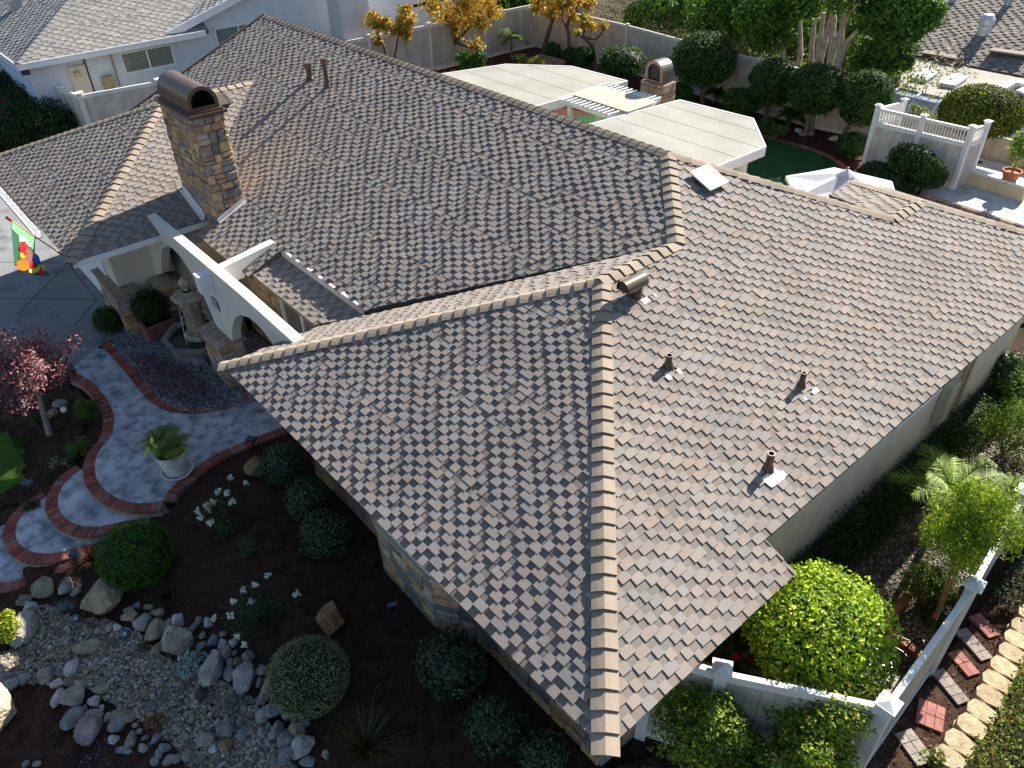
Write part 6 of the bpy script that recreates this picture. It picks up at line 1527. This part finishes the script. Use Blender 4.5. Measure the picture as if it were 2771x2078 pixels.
for x, y, r_, dy in ((250, 70, 230, .6), (-60, 60, 200, .8), (560, 40, 230, -.8), (600, 230, 150, -.5), (480, 140, 150, .4), (800, -90, 200, -.9), (1080, -140, 210, -.9), (1230, 0, 120, -.5), (1350, 60, 240, 0), (1280, 250, 190, .3), (1420, 230, 150, .2), (1250, 400, 150, .2), (1390, 370, 100, .2), (820, 200, 95, 1.2), (880, 400, 110, 1.6), (740, 330, 90, 1.2), (1150, 330, 110, 1.8), (-200, 130, 160, 1), (1520, 110, 150, 0), (350, 60, 220, .6), (1560, 20, 140, .2), (680, 120, 170, .5), (960, 150, 120, 2.4), (1100, 200, 120, 2.4)):
    c = aty(r3(x, y), 26.4 + dy * 1.4); rr_ = r_ * q * mpp(c)
    for _ in range(9):
        d = nr.normal(size=3); d /= np.linalg.norm(d); cc = c + d * rr_ * .62
        P, dd = crownpts(cc, np.array([1, 1, .8]) * rr_ * .48, int(85 * (r_ / 100) ** 2) + 80, .45, -1)
        leafquads(mb, P, dd + (0, 0, .4), .17, colmix(len(P), FG, [.32, .25, .22, .09, .12]), .5)
mb.build('crown', M_LEAF, fic)
# hillside scrub behind the fence
mb = MB()
for _ in range(60):
    c = np.array([rnd.uniform(-17, -1), rnd.uniform(25.5, 31), rnd.uniform(.2, 1.4)]); P, dd = crownpts(c, (1.0, .9, .7), 170, .5, -.5)
    k_ = rnd.random(); leafquads(mb, P, dd, .13, colmix(len(P), [(.45, .36, .28), (.30, .25, .15), (.16, .2, .06)] if k_ < .3 else [(.07, .13, .03), (.14, .20, .04), (.20, .24, .05)]), .5)
ob = mb.build('scrub', M_LEAF, kind='stuff'); tag(ob, 'tangled sunlit scrub on the slope behind the back fence', 'scrub')
# curved block wall of the raised pool behind
bwl = thing('pool_wall', 'curved tan block wall with a pool edge behind the back fence', 'wall', (-14, 29, 0))
pa = [aty(r2(1560, 60), 30.0), aty(r2(1750, 120), 28.6), aty(r2(2150, 230), 27.4)]
for i, (a, b) in enumerate(zip([(-21.0, 29.2), (-19.5, 28.2), (-17.6, 27.7), (-15.6, 27.6)], [(-19.5, 28.2), (-17.6, 27.7), (-15.6, 27.6), (-13.6, 28.0)])):
    a = np.array(a); b = np.array(b); d = b - a; L = np.linalg.norm(d); u = d / L; n = int(L / .5)
    for rw2 in range(10):
        for k_ in range(n):
            p = a + u * (k_ + .5 + (.25 if rw2 % 2 else -.2)) * L / n
            MB().bar((*(p - u * L / n * .48), .12 + rw2 * .24), (*(p + u * L / n * .48), .12 + rw2 * .24), .2, .225, np.array([(.46, .39, .27), (.36, .30, .19), (.50, .43, .31)][rnd.randrange(3)])).build('block', M_STONE, bwl)
    MB().bar((*a, 2.45), (*b, 2.45), .35, .1, (.6, .6, .55)).build('coping', M_PAINT, bwl); MB().bar((*(a + np.array([0, .5])), 2.46), (*(b + np.array([0, .5])), 2.46), .6, .05, (.04, .30, .42)).build('pool_water', M_WATER, bwl)
# ================================================================ neighbour on the left
nh = thing('neighbour_house', 'white neighbouring house with grey shingled roof at the top left', 'house', (-21.3, 9, 0))
NX = -21.3
NW = (.62, .66, .72)
gp = [(2.5, 0), (22, 0), (22, 4.6), (15.2, 5.1), (8.3, 3.12), (8.3, 2.75), (2.5, 2.75)]
mb = MB(); mb.hexa([(NX, y, z) for y, z in gp], [(NX - 9, y, z) for y, z in gp], NW); mb.build('wall', M_STUC, nh)
mb = MB(); tabs_n = []; bk_n = MB(); dk_n = MB(); NC = [(.245, .24, .225), (.215, .21, .20), (.27, .26, .245), (.23, .23, .23)]
kn = .40; sn_ = math.hypot(1, kn)
roofplane((-20.7, 0, 2.92), (0, 1, 0), (-1, 0, kn), [(2.2, 0), (8.9, 0), (9.0, 1), (13.5, 7), (13.5, 12), (12.5, 12), (2.2 + 7.8, 7.8 * sn_)], 41, e=.15, tabs=tabs_n, back=bk_n, decks=dk_n, pal=NC)
roofplane((0, 2.2, 2.92), (1, 0, 0), (0, 1, kn), [(-34, 0), (-20.7, 0), (-28.5, 7.8 * sn_), (-34, 7.8 * sn_)], 42, e=.15, th=.028, tabs=tabs_n, back=bk_n, decks=dk_n, pal=[(.30, .30, .29), (.26, .26, .26)])
roofplane((0, 7.45, 2.98), (1, 0, 0), (0, 1, .287), [(-32, 0), (-20.95, 0), (-20.95, 8.0), (-32, 8.0)], 43, e=.15, th=.028, tabs=tabs_n, back=bk_n, decks=dk_n, pal=[(.30, .30, .30), (.26, .26, .27)])
ndk = dk_n.build('roof', M_SH, nh); bk_n.build('backer_course', M_SH, nh)
tm = MB()
for vv, c_ in tabs_n: tm.add(vv, TF, c_)
tm.build('shingles', M_SH, nh, kind='stuff')
MB().bar((-20.66, 2.15, 2.86), (-20.66, 8.75, 2.86), .04, .2, (.8, .8, .8)).build('fascia', M_PAINT, nh)
MB().bar((-20.7, 2.15, 2.86), (-34, 2.15, 2.86), .04, .2, (.55, .6, .68)).build('fascia', M_PAINT, nh)
MB().bar((-20.9, 7.5, 2.98), (-20.9, 15.4, 5.25), .05, .26, (.8, .8, .82)).build('rake_board', M_PAINT, nh)
hp0, hp1 = np.array([-20.7, 2.2, 2.94]), np.array([-28.5, 10.0, 2.94 + .4 * 7.8])
for i in range(44):
    a = hp0 + (hp1 - hp0) * i / 44; b = hp0 + (hp1 - hp0) * (i + 1.1) / 44
    MB().add([a + (.10, .10, .03), a + (0, 0, .075), a + (-.10, -.10, .03), b + (.10, .10, .015), b + (0, 0, .055), b + (-.10, -.10, .015)], [[0, 1, 4, 3], [1, 2, 5, 4], [0, 1, 2]], (.19, .19, .19)).build('ridge_cap', M_CAP, nh)
window(nh, (NX + .003, 5.62, 1.83), (0, 1, 0), (0, 0, 1), 1.95, .78, 2, True, bc=(.30, .33, .28))
window(nh, (NX + .003, 9.3, 2.0), (0, 1, 0), (0, 0, 1), 2.0, .85, 2, True, bc=(.25, .32, .34))
MB().box((NX + .001, 3.75, .6), (NX + .08, 4.35, 2.45), (.60, .55, .45)).build('meter_panel', M_PAINT, nh)
MB().lathe(NX + .14, 4.0, [(.001, 2.12), (.10, 2.12), (.10, 2.26), (.001, 2.26)], (.45, .40, .22), 12).build('meter_dial', M_GLASS, nh)
MB().box((NX + .001, 4.36, .5), (NX + .05, 4.42, 2.7), (.06, .06, .07)).build('conduit', M_IRON, nh)
for z_, w_ in ((1.75, .26), (1.3, .25)): MB().box((NX + .001, 4.75, z_ - .2), (NX + .18, 4.75 + w_ * 1.5, z_ + .18), (.33, .30, .17)).build('meter_box', M_METAL, nh)
MB().box((NX + .001, 5.3, .3), (NX + .05, 5.34, 2.8), (.35, .22, .18)).build('conduit', M_IRON, nh)
MB().box((NX + .3, 2.25, 2.55), (NX + .5, 2.5, 2.7), (.02, .03, .06)).build('floodlight', M_PLAST, nh)
for i in range(9): MB().box((-34, 2.47, .1 + i * .3), (NX - .02, 2.498, .1 + i * .3 + .28), (.45, .58, .75)).build('siding_board', M_PAINT, nh)
rv = hit(r1(110, 55), np.array([0, -kn, 1.0]), 2.92 - kn * 2.2); MB().box((rv[0] - .2, rv[1] - .2, rv[2] - .1), (rv[0] + .2, rv[1] + .2, rv[2] + .35), (.4, .41, .42)).build('roof_vent', M_METAL, nh)
ca = atx(r2(-15, 130), -19.6); cb2 = atx(r2(172, 130), -19.6)
nc = MB().box((-20.6, ca[1], 0), (-19.6, cb2[1], 6.5), (.58, .58, .60)).build('chimney', M_STUC, nh)
# white fence by the neighbour
f0 = atz(r1(500, 590), 1.95); f1 = atz(r1(1015, 500), 1.95)
dd_ = (f1 - f0)
fence('vinyl_fence', 'bright white fence beside the neighbour with a gate return', [(NX + .1, f0[1] - .25), (f0[0], f0[1]), (f1[0], f1[1]), (f1[0] + dd_[0], f1[1] + dd_[1])], 1.85, c=(.62, .57, .50), cw=(.80, .79, .76), post=.16, capw=.13, board=.18)
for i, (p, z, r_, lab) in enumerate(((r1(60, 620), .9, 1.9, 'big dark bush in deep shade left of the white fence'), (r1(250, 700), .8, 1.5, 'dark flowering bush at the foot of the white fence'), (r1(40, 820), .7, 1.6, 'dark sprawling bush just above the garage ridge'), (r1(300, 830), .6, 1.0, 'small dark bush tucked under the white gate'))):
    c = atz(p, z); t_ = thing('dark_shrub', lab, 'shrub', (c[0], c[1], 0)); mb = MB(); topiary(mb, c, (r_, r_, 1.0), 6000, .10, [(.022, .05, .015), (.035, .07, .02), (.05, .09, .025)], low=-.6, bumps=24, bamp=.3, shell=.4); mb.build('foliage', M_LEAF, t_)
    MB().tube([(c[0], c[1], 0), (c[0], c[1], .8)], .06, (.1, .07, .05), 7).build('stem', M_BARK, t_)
c = atz(r1(20, 655), 1.5); mb = MB(); P, d = crownpts(c, (.14, .14, .1), 40, .6, -1); leafquads(mb, P, d, .1, colmix(len(P), [(.7, .02, .05)]), .7); tag(mb.build('red_flower', M_WHITE, org=tuple(c)), 'single crimson bloom on the dark bush at the left edge', 'flower')
# small outbuilding behind the long fence
q1 = atx(r2(560, 170), -21.5)
sh = thing('garden_shed', 'low white shed with a dark opening behind the long fence', 'shed', (-22, q1[1], 0))
MB().box((-24.5, q1[1] - 1.6, 0), (-21.6, q1[1] + 1.8, 2.2), (.68, .64, .56)).build('wall', M_STUC, sh)
MB().hexa([(-24.8, q1[1] - 1.9, 2.2), (-21.3, q1[1] - 1.9, 2.2), (-21.3, q1[1] + 2.1, 2.2), (-24.8, q1[1] + 2.1, 2.2)], [(-24.8, q1[1] - 1.9, 2.9), (-21.3, q1[1] - 1.9, 2.32), (-21.3, q1[1] + 2.1, 2.32), (-24.8, q1[1] + 2.1, 2.9)], (.55, .48, .40)).build('roof', M_ROLL, sh)
MB().box((-21.598, q1[1] - .6, 1.35), (-21.58, q1[1] + .7, 1.95), (.02, .025, .04)).build('opening', M_GLASS, sh)
# distant gardens: dark evergreens beyond the fence at the top
for i, (x, y, r_, c_) in enumerate(((-27, 30, 2.4, 0), (-24, 27, 1.8, 0), (-30, 24, 2.2, 0), (-22.5, 31, 2.0, 1), (-13, 36, 3.0, 0), (-33, 33, 3, 0))):
    t_ = thing('evergreen_tree', ['dark evergreen behind the shed, farthest left', 'dark evergreen beside the autumn crown', 'evergreen above the white chimney', 'light green tree behind the corner of the back fence', 'evergreen rising behind the pool wall', 'evergreen at the top edge of the frame'][i], 'tree', (x, y, 0))
    mb = MB(); topiary(mb, (x, y, 2.0), (r_, r_, 1.9), 4500, .2, [FG, YL][c_], low=-.8, bumps=20, bamp=.25, shell=.35); mb.build('crown', M_LEAF, t_); MB().tube([(x, y, -.1), (x, y, 1.5)], .15, (.15, .11, .08), 7).build('trunk', M_BARK, t_)
# ================================================================ neighbour on the right
rn = thing('neighbour_house', 'neighbouring house with brown shingles, skylights and a curved greenhouse at the top right', 'house', (4, 28, 0))
ZN = .95
fp = [tuple(atz(r3(*p), ZN)[:2]) for p in ((1400, 560), (1440, 395), (1545, 372), (2230, 505), (2030, 600), (1760, 640))]
mb = MB(); P = [(*p, ZN) for p in fp]; mb.hexa([(*p, ZN - .15) for p in fp], P, (.30, .285, .25)); mb.build('flat_roof', M_ROLL, rn)
fx = [p[0] for p in fp]; fy = [p[1] for p in fp]
MB().box((min(fx) - .5, min(fy) + 2.6, -1.2), (max(fx) + 8, max(fy) + 9, ZN - .2), (.45, .45, .44)).build('wall', M_STUC, rn)
tabs_r = []; bk_r = MB(); dk_r = MB()
y0_ = (fp[2][1] + fp[3][1]) / 2 + .05
roofplane((0, y0_, ZN + .05), (1, 0, 0), (0, 1, .33), [(fp[1][0] - 4, 0), (fp[3][0] + 3, 0), (fp[3][0] + 3, 9), (fp[1][0] - 4, 9)], 51, e=.145, th=.022, tabs=tabs_r, back=bk_r, decks=dk_r, pal=[(.27, .235, .20), (.24, .21, .18), (.30, .26, .22), (.22, .20, .185)])
rdk = dk_r.build('roof', M_SH, rn); bk_r.build('backer_course', M_SH, rn); tm = MB()
for vv, c_ in tabs_r: tm.add(vv, TF, c_)
tm.build('shingles', M_SH, rn, kind='stuff')
def onR(p): return hit(p, np.array([0, -.33, 1.0]), ZN + .05 - .33 * y0_)
for a, b in ((r3(1550, 352), r3(1810, 398)), (r3(1985, 338), r3(2225, 372))):
    A = onR(a); B = onR(b); MB().bar(A + (0, 0, .12), B + (0, 0, .12), .5, .07, (.2, .17, .15)).build('shadow_step', M_SH, rn)  # low dark strips added to stand for shadow lines near the ridge
v_ = onR(r3(1940, 215)); MB().lathe(v_[0], v_[1], [(.24, v_[2] - .1), (.24, v_[2] + .3), (.30, v_[2] + .36), (.30, v_[2] + .55), (.18, v_[2] + .72), (0, v_[2] + .76)], (.62, .64, .68), 14).build('turbine_vent', M_METAL, rn)
for p in (r3(2100, 30), r3(1745, 10)): v_ = onR(p); MB().tube([v_ - (0, 0, .1), v_ + (0, 0, .5)], .14, (.3, .36, .42), 10).build('vent_pipe', M_METAL, rn)
for pq in (((1480, 492), (1565, 440), (1660, 462), (1582, 508)), ((1665, 530), (1742, 474), (1845, 492), (1765, 545))):
    P = [atz(r3(*p), ZN + .15) for p in pq]; cc = sum(P) / 4
    fr = MB().hexa([p - (0, 0, .14) for p in P], P, (.6, .61, .63)).build('skylight', M_PAINT, rn); ORG[fr.name] = (4, 28, 0)
    V = [cc + (p - cc) * .82 + (0, 0, .003) for p in P]; V2 = [cc + (p - cc) * .45 + (0, 0, .13) for p in P]
    MB().add(V + V2, [[i, (i + 1) % 4, 4 + (i + 1) % 4, 4 + i] for i in range(4)] + [[4, 5, 6, 7]], (.72, .75, .80)).build('dome', M_PLAST, fr, smooth=True)
# curved greenhouse
ga, gb = fp[0], fp[5]; d = np.array([gb[0] - ga[0], gb[1] - ga[1]]); L = np.linalg.norm(d); u = d / L; nrm_ = np.array([u[1], -u[0]]);
if nrm_[1] > 0: nrm_ = -nrm_
prof = [(0, 0), (.35, -.08), (.62, -.30), (.78, -.65), (.8, -2.2)]
gl_ = MB(); A = [np.array([ga[0], ga[1], ZN - .05]) + np.array([*(nrm_ * a), b]) for a, b in prof]; B = [p + np.array([*(u * (L + 3)), 0]) for p in A]
gl_.add(A + B, [[i, i + 1, 6 + i, 5 + i] for i in range(4)], (.35, .42, .48)); gl_.build('greenhouse_glass', M_GLASS, rn)
for k_ in range(7):
    o = np.array([*(u * (L + 3) * k_ / 6), 0]); MB().tube([p + o + np.array([*(nrm_ * .02), .02]) for p in A], .05, (.55, .6, .65), 5).build('greenhouse_rib', M_PAINT, rn)
# white frames at the right edge
wa = atz(r3(2010, 600), 1.2); wb2 = atz(r3(2140, 525), 1.2); wc = atz(r3(2225, 545), 1.2)
MB().bar(wa, wb2, .25, .12, (.78, .8, .82)).build('parapet', M_PAINT, rn); MB().bar(wb2, wc, .25, .12, (.78, .8, .82)).build('parapet', M_PAINT, rn)
wd = aty(r3(2150, 560), wb2[1] + .3); window(rn, (wd[0], wb2[1] - .4, -.1), (1, 0, 0), (0, 0, 1), 2.2, 1.15, 3, False)
sa = atz(r3(2130, 670), .9); MB().hexa([(sa[0], sa[1], .8), (sa[0] + 3, sa[1] + .6, .8), (sa[0] + 3, sa[1] - 1.6, .8), (sa[0] + .9, sa[1] - 1.3, .8)], [(sa[0], sa[1], .92), (sa[0] + 3, sa[1] + .6, .92), (sa[0] + 3, sa[1] - 1.6, .92), (sa[0] + .9, sa[1] - 1.3, .92)], (.8, .82, .85)).build('awning', M_PAINT, rn)
